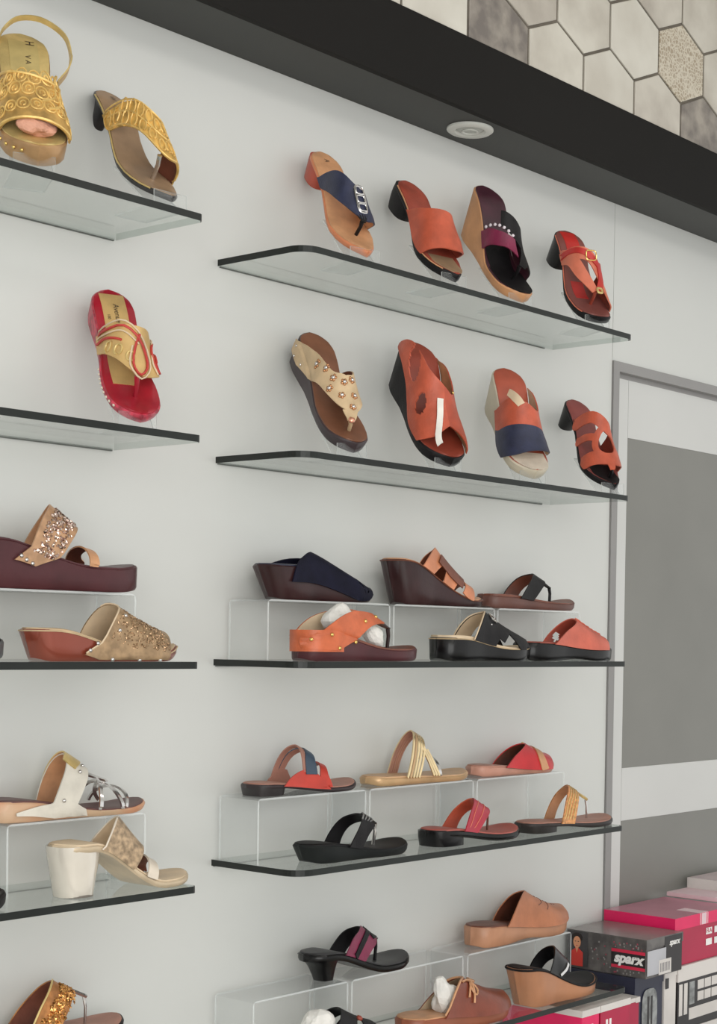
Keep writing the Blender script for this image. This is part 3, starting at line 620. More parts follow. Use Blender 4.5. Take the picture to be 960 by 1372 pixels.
s = Shoe('wedge_mule', 'dark navy wedge mule with crossed toe bands, left end of third shelf riser row', 'sandal', G3, .248, .086, .052, .014, mat('navy_insole', (34, 36, 58), .5), DKBR, 'wedge', 'point', spring=.012, hs=.36, flat=.3, ball=.96, rake=.10)
NV2 = mat('dark_navy_upper', (18, 18, 36), .7, 0, .12, 40, .2, spec=.2)
s.vamp([.16, .22, .40, .46, .16], [.70, .70, .66, .66, .66], NV2, NV2, vr=(-1.5, 1.04))
s.strap([(.66, -1.45, .05), (.74, -1.1, .03), (.80, -.5, .024), (.86, 0, .022), (.90, .6, .02)], NV2, NV2, vmax=1.5); s.strap([(.82, -1.3, .05), (.80, -.9, .026), (.74, -.5, .022), (.68, 0, .024), (.64, .6, .03), (.62, 1.0, .03)], NV2, NV2, vmax=1.4)
s.place(.035, -.057, Z[2]+.0915)

s = Shoe('wedge_sandal', 'dark brown high wedge with three tan crossing straps, middle of third shelf riser row', 'sandal', G3, .233, .082, .074, .012, TAN, DKBR, 'wedge', 'round', rake=.09, spring=.006, hs=.95, flat=.06, ball=.8, trim=(BROWN, .0012))
TS = mat('orange_tan_strap', (206, 132, 94), .4, 0, .08, 30, .1)
s.vamp([.22, .38, .48, .48, .44], [.34, .50, .58, .60, .58], TS, BROWN, name='strap')
s.vamp([.44, .52, .60, .62, .60], [.54, .64, .70, .72, .72], TS, BROWN, name='strap', lift=.0006)
s.strap([(.42, -.62, .018), (.54, -.68, .018), (.64, -.72, .018)], BROWN, BROWN, lift=.0035)
s.strap([(.69, -1.04, .030), (.74, -.6, .022), (.80, 0, .02), (.84, .5, .02), (.86, 1.04, .02)], TS, BROWN)
s.place(.316, -.057, Z[2]+.0915)

s = Shoe('thong_sandal', 'flat brown thong sandal with black strap, right end of third shelf riser row', 'sandal', G3, .255, .086, .022, .013, BROWN, mat('brown_sole', (98, 64, 56), .45, 0, .08, 20), 'wedge', 'round', spring=.010, hs=.82, dish=.002)
s.vamp([.25, .43, .53, .48, .36], [.40, .56, .64, .62, .56], BLK, BROWN, name='strap')
s.strap([(.60, -.05, .016), (.70, -.02, .009), (.77, 0, .007)], BLK, BLK, name='thong_strap'); s.post(.77, BLK, .0028, lean=.01)
s.place(.562, -.057, Z[2]+.0915)

s = Shoe('platform_sandal', 'orange studded platform thong with dark maroon sole, front left of third shelf', 'sandal', G3, .250, .086, .042, .018, BROWN, MAROON, 'wedge', 'round', spring=.006, hs=1.0, dish=.002)
e = s.vamp([.0, .0, .26, .52, .61], [.20, .32, .47, .64, .74], ORANGE, CREAMIN, vr=(-1.5, 0), nv=40, name='strap')
s.vamp([.61, .52, .40, .22, .04], [.74, .66, .58, .48, .38], ORANGE, CREAMIN, vr=(0, 1.1), nv=30, name='strap')
s.strap([(.70, 0, .018), (.76, 0, .010), (.79, 0, .008)], DKBR, BROWN, name='thong_strap'); s.post(.785, DKBR, .003, lean=.0)
s.studs([(.03, -1.2), (.14, -1.05), (.20, -1.42), (.34, -1.1), (.44, -.68), (.57, -.36)], .0036, GOLDM, 'stud', .0025, e)
s.place(.037, -.142, Z[2]+.0003)
g = G(); oc = [s.edge(u, -1, 0) for u in np.linspace(.24, .004, 14)]+[s.edge(u, 1, 0) for u in np.linspace(.004, .2, 12)]
def ofs(p, d, z): c = np.array((.12*s.L, 0)); q = np.array(p[:2])-c; q = q*(1+d/np.linalg.norm(q)); return (q[0]+c[0], q[1]+c[1], z)
g.grid([[ofs(p, .0022, .014) for p in oc], [ofs(p, .0022, s.H+.004) for p in oc]], [[ofs(p, .0004, .014) for p in oc], [ofs(p, .0004, s.H+.004) for p in oc]]); g.out('heel_band', [ORANGE, CREAMIN], s.root)
paper('paper_stuffing', 'white paper stuffing arched inside the orange studded platform', (.128, -.138, Z[2]+.062), (.036, .026, .026), WHITEP, seed=3, rot=(0, -.5, 0))
paper('paper_stuffing', 'white paper filling under the strap of the orange studded platform', (.192, -.150, Z[2]+.038), (.030, .020, .016), WHITEP, seed=13, rot=(0, .5, 0))

s = Shoe('slide_sandal', 'black slide with cream lining, silver buckle and cross straps, front middle of third shelf', 'sandal', G3, .226, .086, .038, .022, CREAMIN, BLKG, 'wedge', 'round', spring=.004, hs=.98, dish=.003, trim=(BEIGE, .0008))
e = s.vamp([.24, .40, .51, .46, .34], [.48, .60, .62, .60, .56], BLK, CREAMIN, name='buckle_band')
s.strap([(.84, -1.0, .034), (.72, -.55, .028), (.60, -.1, .026)], BLK, BLK); s.strap([(.54, -.85, .02), (.64, -.4, .026), (.76, .2, .026), (.88, 1.0, .03)], BLK, BLK)
s.lines([[(.235, -1.02), (.395, -.5), (.505, 0), (.455, .5), (.335, 1.02)]], .0013, CREAMIN, 'piping', .0015, e, 20)
s.buckle(.52, -.36, .014, .018, SILVER, .0035, parent=e, r=.0016); s.studs([(.46, -.62)], .002, SILVER)
s.place(.345, -.142, Z[2]+.0003)

s = Shoe('slide_sandal', 'rust red slide with fringed cut-out upper on black sole, front right of third shelf', 'sandal', G3, .256, .086, .032, .022, RUSTD, BLKG, 'wedge', 'round', spring=.004, hs=.92, arch=.004)
RC = mat('coral_rust_leather', (196, 96, 76), .45, 0, .06, 30, .2)
e = s.vamp([.21, .49, .57, .55, .40], [.82, .85, .86, .88, .88], RC, RC, nv=36, nu=20, holes=[(.60, .72, .05, .12)])
s.lines([[(.57+.05*k, -.14), (.60+.05*k, -.24), (.62+.05*k, -.10)] for k in range(6)], .0022, RC, 'fringe', .003, e, 8)
s.place(.563, -.142, Z[2]+.0003)

# ---------------------------------------------------------------- fourth shelf
s = Shoe('thong_sandal', 'white and gold jewelled thong sandal with brown footbed, left riser of fourth shelf', 'sandal', G4, .25, .086, .027, .008, mat('dark_maroon_footbed', (92, 54, 52), .45), mat('orange_cream_sole', (200, 170, 140), .4, 0, .1, 9, rgb2=(206, 128, 88)), 'wedge', 'round', spring=.008, hs=1.05)
WL = mat('white_leather', (208, 202, 190), .4, 0, .05, 30, .15)
s.strap([(.10, -1.32, .004), (.26, -1.22, .016), (.40, -1.15, .022), (.54, -1.2, .014), (.62, -1.25, .004)], WL, WL, name='side_panel', vmax=1.5)
e = s.vamp([.31, .42, .47, .45, .40], [.45, .55, .60, .58, .54], WL, TAN, name='strap')
s.strap([(.44, -.45, .022), (.50, -.1, .026), (.50, .4, .024), (.46, 1.04, .02)], GOLDS, TAN, name='gold_trim', lift=.0024)
s.studs([(.38, -.95), (.50, -.5), (.54, -.3), (.54, 0)], .003, SILVER, 'jewel', .004, e)
s.strap([(.60, -1, .005), (.63, -.5, .005), (.72, .1, .005), (.84, .9, .005)], SILVER, SILVER, name='silver_strap', hk=.8, th=.003, k=3); s.strap([(.74, -1, .005), (.72, -.5, .005), (.70, 0, .005), (.70, .9, .005)], SILVER, SILVER, name='silver_strap', hk=.8, th=.003, k=3)
s.strap([(.76, -.95, .004), (.79, -.5, .004), (.80, .2, .004), (.78, .9, .004)], SILVER, SILVER, name='silver_strap', hk=.8, th=.003, k=3)
s.strap([(.56, -.4, .005), (.62, -.35, .005), (.70, -.3, .005)], SILVER, SILVER, name='silver_strap', hk=.95, th=.003, k=3)
s.place(-.430, -.062, Z[3]+.0945)

s = Shoe('block_heel_sandal', 'cream toe-loop sandal with glossy pearl block heel, front left of fourth shelf', 'sandal', G4, .215, .082, .068, .010, CREAMIN, mat('gold_cream_sole', (202, 182, 154), .35, .2, .06, 30), 'heel', 'round', spring=.006, hs=.98, th=.010, flat=.2, ball=.72)
s.heel(PEARL, xt=.15, rt=.155, wt=.95, xb=.15, rb=.105, wb=.8, sq=.8, cap=mat('grey_heel_tip', (120, 112, 104), .5))
e = s.vamp([.24, .36, .45, .45, .36], [.47, .56, .61, .60, .56], mat('gold_mesh_fabric', (170, 146, 118), .4, .35, .2, 120), CREAMIN, vr=(-1.15, 1.04), name='instep_band')
s.lines([[(.24, -1.13), (.36, -.6), (.45, -.06), (.45, .5), (.36, 1.04)]], .0013, CREAM, 'piping', .0012, e, 20)
s.strap([(.60, -1.04, .016), (.64, -.5, .017), (.69, 0, .018), (.76, .5, .02), (.80, 1.04, .026)], CREAM, BROWN, name='toe_loop', hk=.75)
s.place(-.382, -.138, Z[3]+.0003, 0)

s = Shoe('thong_sandal', 'dark toe of a sandal just inside the left picture edge on the fourth shelf', 'sandal', G4, .24, .08, .016, .014, BLK, BLK, 'wedge', 'round'); s.place(-.696, -.145, Z[3]+.0003); s.strap([(.6, -1.03, .03), (.64, 0, .03), (.6, 1.03, .03)], BLK)

s = Shoe('toe_sandal', 'flat sandal with red side panel and navy band, left riser of right fourth shelf', 'sandal', G4, .216, .084, .018, .008, ROSE, mat('dark_thin_sole', (46, 36, 38), .45), 'heel', 'round', spring=.008, hs=1.02, th=.006)
s.heel(mat('dark_low_heel', (40, 35, 36), .4), xt=.15, rt=.14, wt=.95, xb=.15, rb=.13, wb=.85)
SC_ = mat('scarlet_leather', (186, 56, 42), .4, 0, .06, 30)
s.vamp([.20, .23, .28, .35, .43], [.62, .60, .57, .54, .50], SC_, ROSE, vr=(-1.06, -.72), nv=12, name='side_panel')
s.strap([(.46, -.80, .022), (.47, -.55, .021), (.50, -.3, .017), (.52, 0, .012), (.48, .5, .012), (.42, 1.04, .012)], mat('teal_navy_band', (56, 72, 90), .4), ROSE, lift=.0015)
s.strap([(.41, -.78, .008), (.42, -.55, .008), (.44, -.2, .008), (.45, .1, .008), (.42, .5, .009), (.36, 1.04, .010)], ROSE, ROSE)
s.vamp([.44, .40, .36, .32, .30], [.50, .53, .56, .58, .60], ROSE, ROSE, vr=(.74, 1.06), nv=10, name='side_panel')
s.strap([(.60, -1.0, .016), (.58, -.75, .016), (.60, -.5, .013), (.66, 0, .012), (.72, .8, .012)], SC_, ROSE, name='toe_loop', hk=.85)
s.place(.018, -.057, Z[3]+.0985, -2)

GLS = mat('gold_leather', (200, 164, 122), .35, .3, .06, 30)
s = Shoe('toe_ring_sandal', 'gold strappy flat sandal with toe ring, middle riser of the fourth shelf', 'sandal', G4, .240, .084, .014, .010, mat('tan_gold_insole', (196, 158, 120), .45), GLS, 'wedge', 'round', spring=.006, hs=1.12)
GCH = mat('champagne_metal', (232, 208, 164), .2, .9, .04, 50)
for k in range(5): s.strap([(.26+.030*k, -1.04, .0038), (.35+.026*k, -.6, .004), (.43+.018*k, -.1, .004), (.44+.018*k, .4, .004), (.36+.022*k, 1.04, .004)], GCH if k != 1 else GLS, ROSE, th=.0022, k=3)
for k in range(3): s.strap([(.53+.022*k, -1.0, .0036), (.49+.022*k, -.8, .004), (.44+.024*k, -.55, .004)], GCH, GCH, th=.0022, k=3)
s.strap([(.58, -1., .006), (.58, -.4, .006), (.61, .2, .006), (.66, .9, .006)], SILVER, SILVER, name='toe_ring', th=.002, hk=.6)
s.place(.273, -.057, Z[3]+.0985, -1)

s = Shoe('slide_sandal', 'bright red slide with trimmed upper on thin tan sole, right riser of fourth shelf', 'sandal', G4, .232, .082, .018, .008, ROSE, mat('rose_sole', (186, 136, 118), .4), 'wedge', 'point', spring=.012, hs=.92)
e = s.vamp([.26, .50, .61, .57, .38], [.80, .86, .88, .88, .86], mat('bright_red_leather', (190, 32, 38), .38, 0, .05, 30, .15), BROWN)
s.strap([(.68, -1.03, .016), (.665, -.7, .016), (.68, -.4, .016), (.72, 0, .016)], TAN, TAN, name='tan_trim', lift=.002, parent=e); s.studs([(.62+.045*k, .02) for k in range(5)], .0032, GOLDS, 'trim_bead', .003, e)
s.place(.538, -.057, Z[3]+.0985, -1)

s = Shoe('thong_sandal', 'black thong sandal with silver-lined twisted straps, front left of right fourth shelf', 'sandal', G4, .226, .086, .028, .012, BLK, mat('matte_black_sole', (24, 27, 27), .55, spec=.25), 'wedge', 'round', spring=.008, hs=1.02, rake=.05)
s.vamp([.31, .40, .47, .53, .57], [.43, .50, .58, .64, .69], BLK, BLK, vr=(-1.04, 0), name='strap'); s.vamp([.57, .55, .50, .44, .37], [.69, .66, .62, .58, .54], BLK, BLK, vr=(0, 1.04), name='strap')
s.lines([[(.47+.028*k, -.50+.02*k), (.52+.028*k, -.3), (.555+.024*k, -.1)] for k in range(4)], .0013, mat('dull_silver_cord', (150, 150, 150), .3, .7), 'silver_cords', .003, s.root.children[-2], 8); s.post(.715, SILVER, .0028, lean=-.0, v=-.05)
s.strap([(.66, -.02, .018), (.70, -.02, .010), (.72, -.04, .007)], BLK, BLK, name='thong_strap')
s.place(.055, -.132, Z[3]+.0003)

s = Shoe('thong_sandal', 'crimson strap thong sandal with rust footbed and black low heel, middle of fourth shelf', 'sandal', G4, .228, .086, .027, .012, mat('rust_rose_footbed', (172, 90, 80), .45), BLKG, 'heel', 'round', spring=.008, hs=.95, th=.012)
s.heel(BLKG, xt=.16, rt=.16, wt=.98, xb=.17, rb=.155, wb=.95)
R2 = mat('crimson_leather', (170, 36, 56), .38, 0, .05, 30)
e = s.vamp([.24, .31, .39, .45, .50], [.39, .48, .56, .61, .65], R2, RUST, vr=(-1.04, 0), name='strap'); s.vamp([.50, .50, .47, .41, .33], [.65, .63, .60, .56, .51], RUST, RUST, vr=(0, 1.04), name='strap')
s.lines([[(.34, -1), (.43, -.75), (.50, -.5), (.56, -.25), (.60, -.02)], [(.29, -1), (.36, -.75), (.43, -.5), (.50, -.25), (.55, -.02)]], .0008, CORAL, 'stitching', .0026, e); s.strap([(.62, -.02, .014), (.66, -.02, .008), (.69, -.02, .006)], BROWN, BROWN, name='thong_strap'); s.post(.69, BROWN, .002, lean=.01)
s.place(.338, -.132, Z[3]+.0003)

s = Shoe('thong_sandal', 'flat rose-brown thong sandal with orange and gold woven straps, right of fourth shelf', 'sandal', G4, .257, .088, .018, .010, ROSE, mat('dark_brown_flat_sole', (40, 33, 32), .45), 'heel', 'round', spring=.006, hs=1.0, th=.007)
s.heel(mat('dark_stacked_heel', (38, 33, 32), .45), xt=.16, rt=.15, wt=.95, xb=.17, rb=.14, wb=.9)
OG = mat('orange_gold_weave', (204, 142, 88), .38, .25, .15, 200)
e = s.vamp([.27, .32, .39, .45, .50], [.42, .46, .51, .56, .59], OG, TAN, vr=(-1.04, 0), name='strap'); s.vamp([.50, .52, .51, .48, .43], [.59, .61, .62, .61, .58], OG, TAN, vr=(0, 1.04), name='strap')
s.lines([[(.30+.032*k, -1), (.35+.030*k, -.75), (.42+.026*k, -.5), (.47+.024*k, -.25), (.52+.02*k, -.02)] for k in (0, 1, 2, 3)], .0010, GOLDS, 'gold_stitching', .0026, e); s.lines([[(.56, -.05), (.63, -.05), (.70, -.05), (.75, -.04)]], .0028, GOLDS, 'thong_strap', .001); s.post(.75, SILVER, .002, lean=.02)
s.place(.588, -.132, Z[3]+.0003)

# ---------------------------------------------------------------- lowest shelf
s = Shoe('thong_sandal', 'brown flat sandal with amber sequinned upper, bottom left corner', 'sandal', G5, .245, .086, .024, .012, ROSE, BLK, 'wedge', 'round', spring=.008, hs=1.2)
e = s.vamp([.28, .44, .54, .50, .33], [.46, .58, .66, .64, .52], mat('amber_fabric', (176, 118, 66), .4, .3, .15, 80), BROWN, name='strap')
s.glitter(None, (-1., -.1), 300, mat('amber_sequins', (236, 184, 112), .12, .85, .1, 400, rgb2=(170, 102, 52)), .0030, 'sequins', e, .003, lambda v: (.54+.26*v*abs(v)+.02, .66+.2*v*abs(v)-.02))
s.lines([[(.285, -1), (.44, -.5), (.54, 0)]], .0014, GOLDS, 'piping', .002, e); s.lines([[(.64, -.05), (.70, -.05), (.74, -.05), (.76, -.04)]], .0026, SILVER, 'thong_strap', .001); s.post(.755, SILVER, .002, lean=.01)
s.place(-.458, -.062, Z[4]+.0955)

s = Shoe('kitten_heel_sandal', 'black kitten heel thong with magenta cut-out strap, left on lowest right shelf', 'sandal', G5, .229, .082, .046, .012, mat('charcoal_insole', (42, 41, 43), .45), BLKG, 'heel', 'round', spring=.010, hs=1.0, th=.012, flat=.15)
s.heel(BLKG, xt=.15, rt=.15, wt=.9, xb=.185, rb=.055, wb=.5, pw=.45)
e = s.vamp([.25, .33, .42, .48, .53], [.44, .51, .58, .63, .68], MAG, BLK, vr=(-1.04, 0), name='strap'); s.vamp([.53, .52, .48, .43, .36], [.68, .65, .62, .57, .51], BLK, BLK, vr=(0, 1.04), name='strap')
s.strap([(.35, -1.02, .009), (.46, -.6, .009), (.56, -.2, .008)], BLK, BLK, lift=.002, name='cut_out'); s.strap([(.54, -.3, .026), (.60, -.1, .026), (.64, .05, .02)], BLK, BLK, lift=.002)
s.strap([(.65, -.02, .016), (.68, -.02, .010), (.70, -.02, .008)], BLK, BLK, name='thong_strap'); s.post(.70, BLK, .0028, lean=.0)
s.place(.137, -.060, Z[4]+.1005, -1)

s = Shoe('clog_mule', 'tan closed-toe clog mule with perforated upper, rear right of the lowest shelf', 'sandal', G5, .260, .09, .036, .022, BROWN, mat('tan_clog_sole', (180, 130, 100), .4, 0, .06, 20), 'wedge', 'round', spring=.010, hs=1.0, arch=.004)
e = s.vamp([.22, .41, .55, .52, .38], [.985, .985, .985, .985, .985], mat('tan_orange_leather', (176, 110, 74), .42, 0, .07, 25, .15), BROWN, nv=34, nu=16)
s.studs([(.60+.05*k, -.25+.05*(k % 2)) for k in range(6)], .0024, BROWN, 'perforation', .0022, e, .4)
s.lines([[(.58, -.55), (.64, -.4), (.66, -.2)], [(.66, -.6), (.70, -.45), (.72, -.25)]], .0009, BROWN, 'stitching', .0022, e, 8)
s.place(.540, -.060, Z[4]+.1005, -1)

s = Shoe('slide_sandal', 'black slide stuffed with white paper, cut by the bottom picture edge', 'sandal', G5, .235, .084, .03, .016, BLK, BLK, 'wedge', 'round', spring=.006, hs=1.0)
s.vamp([.30, .44, .52, .48, .36], [.46, .58, .64, .60, .50], BLK, BLK, name='strap'); s.vamp([.56, .64, .68, .68, .66], [.70, .78, .80, .82, .82], BLK, BLK, name='strap')
s.studs([(.64, -.3)], .006, RUSTD, 'ornament', .003)
s.place(.008, -.142, Z[4]+.0003)
paper('paper_stuffing', 'crumpled white paper sticking out of the black slide at the bottom edge', (.085, -.142, Z[4]+.056), (.034, .026, .030), WHITEP, seed=9)

s = Shoe('clog_mule', 'brown moccasin clog with laced bow and white stuffing, bottom middle', 'sandal', G5, .258, .09, .032, .018, TAN, mat('brown_clog_sole', (142, 80, 56), .4, 0, .06, 20), 'wedge', 'round', spring=.006, hs=.98)
CB = mat('chestnut_leather', (124, 58, 38), .35, 0, .08, 25, .15)
e = s.vamp([.25, .42, .56, .52, .30], [.985, .985, .985, .985, .985], CB, CREAMIN, nv=34, nu=16); s.lines([[(.25, -1), (.42, -.5), (.56, 0), (.52, .5)]], .0020, TAN, 'piping', .002, e)
s.lines([[(.55, -.32), (.58, -.48), (.55, -.62), (.52, -.48), (.55, -.32)], [(.55, -.32), (.62, -.2), (.64, -.05), (.60, -.05), (.55, -.32)], [(.55, -.34), (.54, -.56), (.52, -.78)], [(.55, -.34), (.51, -.52), (.48, -.7)], [(.46, -.42), (.50, -.35), (.54, -.3), (.60, -.25)]], .0020, TAN, 'lace_bow', .005, e)
s.place(.275, -.142, Z[4]+.0003)
paper('paper_stuffing', 'white paper stuffing filling the opening of the brown laced clog', (.275+.100, -.142, Z[4]+.058), (.030, .026, .036), WHITEP, seed=5, rot=(0, .35, 0))

s = Shoe('wedge_sandal', 'tan high wedge with wide glossy black strap, bottom right of lowest shelf', 'sandal', G5, .226, .086, .070, .022, BLK, mat('tan_wedge_side', (170, 118, 86), .4, 0, .08, 10), 'wedge', 'round', rake=.09, spring=.010, hs=.92, flat=.08, ball=.75, trim=(BLK, .002))
s.vamp([.26, .38, .47, .46, .38], [.41, .54, .61, .60, .55], BLKG, BLK, name='strap'); s.strap([(.40, -.98, .005), (.47, -.8, .005), (.52, -.6, .005)], SILVER, SILVER, name='silver_trim', lift=.002)
s.place(.562, -.140, Z[4]+.0003)

# ---------------------------------------------------------------- shoe boxes at the lower right
def pmat(name, c, r=.45, **k): return mat(name, c, r, 0, k.pop('var', .04), k.pop('scale', 12), **k)
HOT = pmat('hot_pink_card', (222, 24, 92)); HOTD = pmat('crimson_card', (170, 16, 62)); GRYC = mat('grey_print_card', (104, 100, 98), .4, 0, .1, 40, rgb2=(74, 70, 70), detail=8)
PALE = pmat('pale_pink_card', (224, 196, 202)); WHC = pmat('white_card', (208, 202, 198)); NVC = pmat('navy_card', (40, 42, 62)); BKC = pmat('black_card', (38, 34, 36)); LBL = pmat('label_grey', (176, 176, 182))
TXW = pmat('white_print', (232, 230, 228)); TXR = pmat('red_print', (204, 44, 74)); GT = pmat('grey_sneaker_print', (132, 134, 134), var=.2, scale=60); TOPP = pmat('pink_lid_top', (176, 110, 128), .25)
def text(body, loc, size, m, parent, rot, name='printed_word', shear=0., sx=1., bold=0.):
    cu = bpy.data.curves.new('t', 'FONT'); cu.body = body; cu.size = size; cu.align_x = 'CENTER'; cu.align_y = 'CENTER'; cu.extrude = .0003; cu.shear = shear; cu.offset = bold
    o = bpy.data.objects.new('t', cu); me = bpy.data.meshes.new_from_object(o); bpy.data.objects.remove(o); me.materials.append(m); me.name = name
    o = bpy.data.objects.new(name, me); COL.objects.link(o); o.parent = parent; pl = parent.location
    o.location = (loc[0]-pl[0], loc[1]-pl[1], loc[2]-pl[2]); o.rotation_euler = rot; o.scale = (sx, 1, 1); return o
LEFTF = (PI/2, 0, -PI/2); FRONTF = (PI/2, 0, 0)
def shoebox(label, x0, x1, y0, y1, z0, z1, body, lid, lidh=.02, lidtop=None, name='shoe_box'):
    r = tag(empty(name, ((x0+x1)/2, (y0+y1)/2, z0)), label, 'shoe box', 'stacked shoe boxes')
    rel(box('box_body', x0+.0015, x1-.0015, y0+.0015, y1-.0015, z0, z1-.003, body, None, .001), r)
    V, F = boxgeo(x0, x1, y0, y1, z1-lidh, z1); rel(mesh('lid', V, F, [lid, lidtop or lid], None, [0, 1, 0, 0, 0, 0]), r); return r
def fr(r, n, x0, x1, z0, z1, y, m, t=.0006): return rel(box(n, x0, x1, y-t, y, z0, z1, m), r)        # print on the front face
def lf(r, n, y0, y1, z0, z1, x, m, t=.0006): return rel(box(n, x-t, x, y0, y1, z0, z1, m), r)        # print on the left face
# grey printed box
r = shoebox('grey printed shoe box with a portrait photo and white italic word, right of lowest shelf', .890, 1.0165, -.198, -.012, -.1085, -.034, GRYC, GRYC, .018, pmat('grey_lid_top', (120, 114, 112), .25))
X = .890
lf(r, 'photo_panel', -.062, -.014, -.103, -.036, X, pmat('dark_photo_ground', (64, 62, 64)), .0008)
g = G()
def disc(yc, zc, a, b, mi, x, n=14): g.add([(x, yc+a*math.cos(2*PI*k/n), zc+b*math.sin(2*PI*k/n)) for k in range(n)]+[(x+.0005, yc+a*math.cos(2*PI*k/n), zc+b*math.sin(2*PI*k/n)) for k in range(n)], [tuple(range(n))]+[(k, (k+1) % n, n+(k+1) % n, n+k) for k in range(n)], mi)
disc(-.037, -.048, .0125, .0095, 0, X-.0014); disc(-.037, -.057, .0088, .0115, 1, X-.0018)
g.add([(X-.0016, y, z) for y, z in [(-.051, -.076), (-.037, -.066), (-.024, -.075), (-.024, -.103), (-.051, -.103)]]+[(X-.001, y, z) for y, z in [(-.051, -.076), (-.037, -.066), (-.024, -.075), (-.024, -.103), (-.051, -.103)]], [(0, 1, 2, 3, 4), (0, 1, 6, 5), (1, 2, 7, 6), (2, 3, 8, 7), (3, 4, 9, 8), (4, 0, 5, 9)], 2)
g.add([(X-.0019, y, z) for y, z in [(-.041, -.066), (-.033, -.066), (-.037, -.078)]], [(0, 1, 2)], 1)
for yy in (-.0405, -.0335): disc(yy, -.0555, .0014, .0009, 0, X-.0022, 8)
disc(-.037, -.0635, .0026, .0007, 3, X-.0022, 8)
rel(g.out('portrait_print', [pmat('dark_hair_print', (34, 24, 24)), pmat('skin_print', (214, 150, 112)), pmat('red_shirt_print', (206, 60, 52)), TXR], None, smooth=False), r)
lf(r, 'red_band', -.195, -.118, -.094, -.058, X, TXR, .0005); lf(r, 'black_band', -.195, -.118, -.088, -.064, X, BKC, .0009)
text('sparx', (X-.0012, -.157, -.0745), .026, TXW, r, LEFTF, shear=.25, bold=.0012, sx=1.12)
SPK = pmat('pale_speckle', (138, 134, 132)); SPR = pmat('red_speckle', (150, 70, 84))
for k in range(44):
    yy = random.uniform(-.19, -.07); zz = random.choice([random.uniform(-.055, -.044), random.uniform(-.105, -.097)]) if yy < -.115 else random.uniform(-.1, -.05)
    lf(r, 'speckle_print', yy-.0018, yy+.0010, zz-.0016, zz+.0014, X, [SPK, SPR, SPK][k % 3], .0004)
Y = -.198
fr(r, 'black_panel', .952, 1.012, -.1065, -.036, Y, BKC, .0005); fr(r, 'size_label', .893, .956, -.103, -.056, Y, LBL, .0008); fr(r, 'barcode_label', .932, .974, -.106, -.078, Y, WHC, .0012)
for k in range(7): fr(r, 'barcode_line', .936+k*.005, .938+k*.005, -.101, -.084, Y-.0012, pmat('ink_grey', (110, 108, 112)), .0003)
text('sparx', (.985, Y-.0009, -.049), .016, TXW, r, FRONTF, shear=.25, bold=.0004)
# pink box
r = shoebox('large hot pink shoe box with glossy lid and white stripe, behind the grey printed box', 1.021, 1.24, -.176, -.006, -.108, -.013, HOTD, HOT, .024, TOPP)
Y = -.176
fr(r, 'white_stripe', 1.118, 1.136, -.036, -.0135, Y, PALE, .0006); fr(r, 'white_stripe', 1.112, 1.114, -.036, -.0135, Y, PALE, .0006); fr(r, 'white_stripe', 1.14, 1.142, -.036, -.0135, Y, PALE, .0006)
rel(box('lid_top_stripe', 1.112, 1.142, -.176, -.12, -.0129, -.0125, PALE), r)
for zz in (-.052, -.074):
    for xx in (1.137, 1.169): fr(r, 'white_lettering', xx, xx+.022, zz-.007, zz+.006, Y+.001, TXW, .0006); 
text('FLA', (1.148, Y+.0002, -.052), .012, HOTD, r, FRONTF)
# pale pink & white boxes on top
r = shoebox('pale pink shoe box lid lying on the hot pink box', 1.25, 1.48, -.150, -.006, -.0127, -.0035, PALE, PALE, .008)
r = shoebox('white shoe box topmost of the stack at the right edge', 1.33, 1.52, -.140, -.006, -.0032, .0185, WHC, WHC, .022, pmat('rosy_white_top', (206, 188, 190), .3))
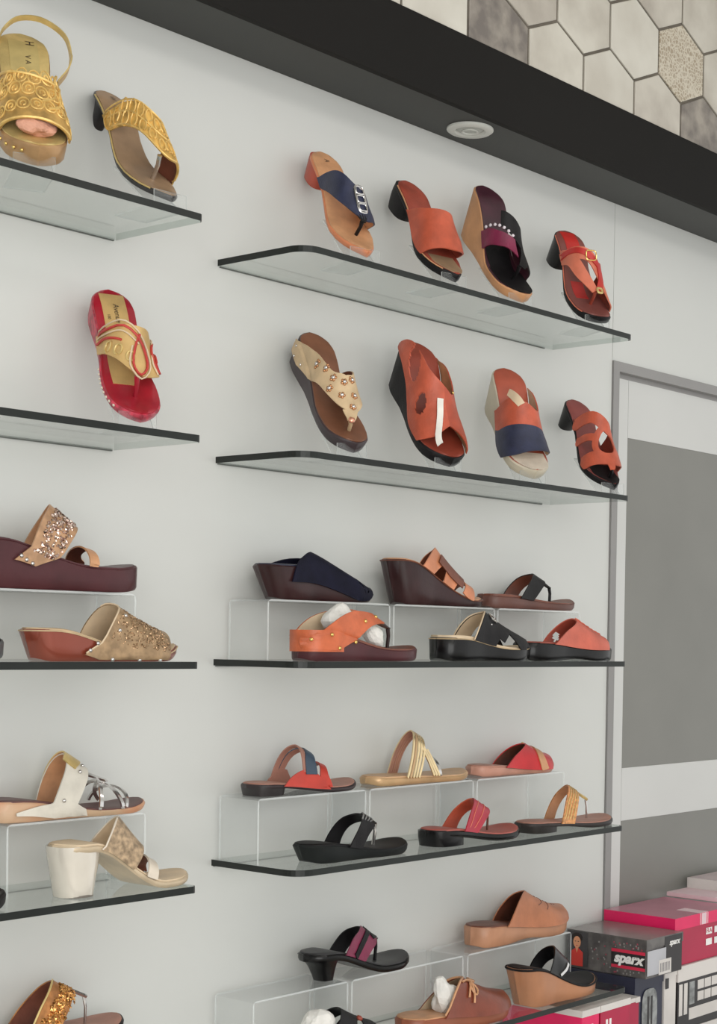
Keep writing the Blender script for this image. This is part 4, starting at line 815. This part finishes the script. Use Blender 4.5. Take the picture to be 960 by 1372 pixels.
# navy box
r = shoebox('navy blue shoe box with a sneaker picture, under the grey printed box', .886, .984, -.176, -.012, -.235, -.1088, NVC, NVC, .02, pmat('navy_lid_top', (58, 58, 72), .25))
Y = -.176; g = G()
P = []
for k in range(20):
    a = 2*PI*k/20; P.append((.936+.026*math.copysign(abs(math.cos(a))**.6, math.cos(a)), -.181+.046*math.copysign(abs(math.sin(a))**.6, math.sin(a))))
g.add([(x, Y-.0008, z) for x, z in P]+[(x, Y, z) for x, z in P], [tuple(range(20))]+[(k, (k+1) % 20, 20+(k+1) % 20, 20+k) for k in range(20)], 0); rel(g.out('sneaker_picture', GT, None, smooth=False), r)
fr(r, 'sneaker_outline', .928, .934, -.205, -.15, Y-.0008, BKC); fr(r, 'sneaker_outline', .940, .945, -.205, -.15, Y-.0008, BKC)
r = shoebox('navy shoe box at the bottom of the sneaker box column', .886, .984, -.176, -.012, -.36, -.2355, NVC, NVC, .02)
# upright white box
r = shoebox('narrow white shoe box standing upright beside the navy box', .985, 1.029, -.178, -.012, -.36, -.111, WHC, WHC, .012); fr(r, 'dark_panel', .988, .999, -.145, -.125, -.178, BKC)
# black and white patterned boxes
zt = -.1085
for k in range(2):
    r = shoebox('black shoe box with white grid pattern and white lid, %s one at right edge' % ['upper', 'lower'][k], 1.030, 1.30, -.180, -.012, zt-.126, zt-.0003, BKC, WHC, .030)
    Y = -.180+.0015; z1 = zt-.036
    for j in range(2): fr(r, 'white_stripe', 1.036+j*.018, 1.048+j*.018, z1-.062, z1, Y, WHC)
    fr(r, 'shoe_print', 1.073, 1.092, z1-.045, z1, Y, GT); 
    for a in range(5):
        for b in range(2): fr(r, 'white_block', 1.104+a*.026, 1.127+a*.026, z1-.019-b*.023, z1-.001-b*.023, Y, WHC)
    fr(r, 'wide_white_band', 1.073, 1.29, z1-.075, z1-.052, Y, WHC)
    zt -= .1265
# pink boxes below the glass shelf end
for k, (x0, x1, m_) in enumerate([(.69, .745, HOT), (.747, .842, HOTD)]):
    r = shoebox('%s shoe box tucked under the end of the lowest glass shelf' % ['small hot pink', 'wide crimson'][k], x0, x1, -.197, -.012, -.36, -.134, m_, WHC, .012)
    Y = -.197+.0015
    for j in range(2): fr(r, 'white_stripe', x0+.018+j*.011, x0+.024+j*.011, -.25, -.162, Y, TXW)
r = shoebox('dark crimson shoe box standing beside the navy box', .8435, .8835, -.190, -.012, -.36, -.140, HOTD, WHC, .008); fr(r, 'white_corner', .869, .883, -.15, -.1402, -.190, WHC)
cnt = tag(empty('base_cabinet', (1.0, -.1, -1)), 'low white cabinet standing below the picture under the shoe boxes', 'cabinet')
rel(box('cabinet_body', .64, 1.6, -.24, -.005, -1, -.375, WHC), cnt); rel(box('cabinet_top', .63, 1.61, -.25, -.004, -.375, -.3603, WHC), cnt)
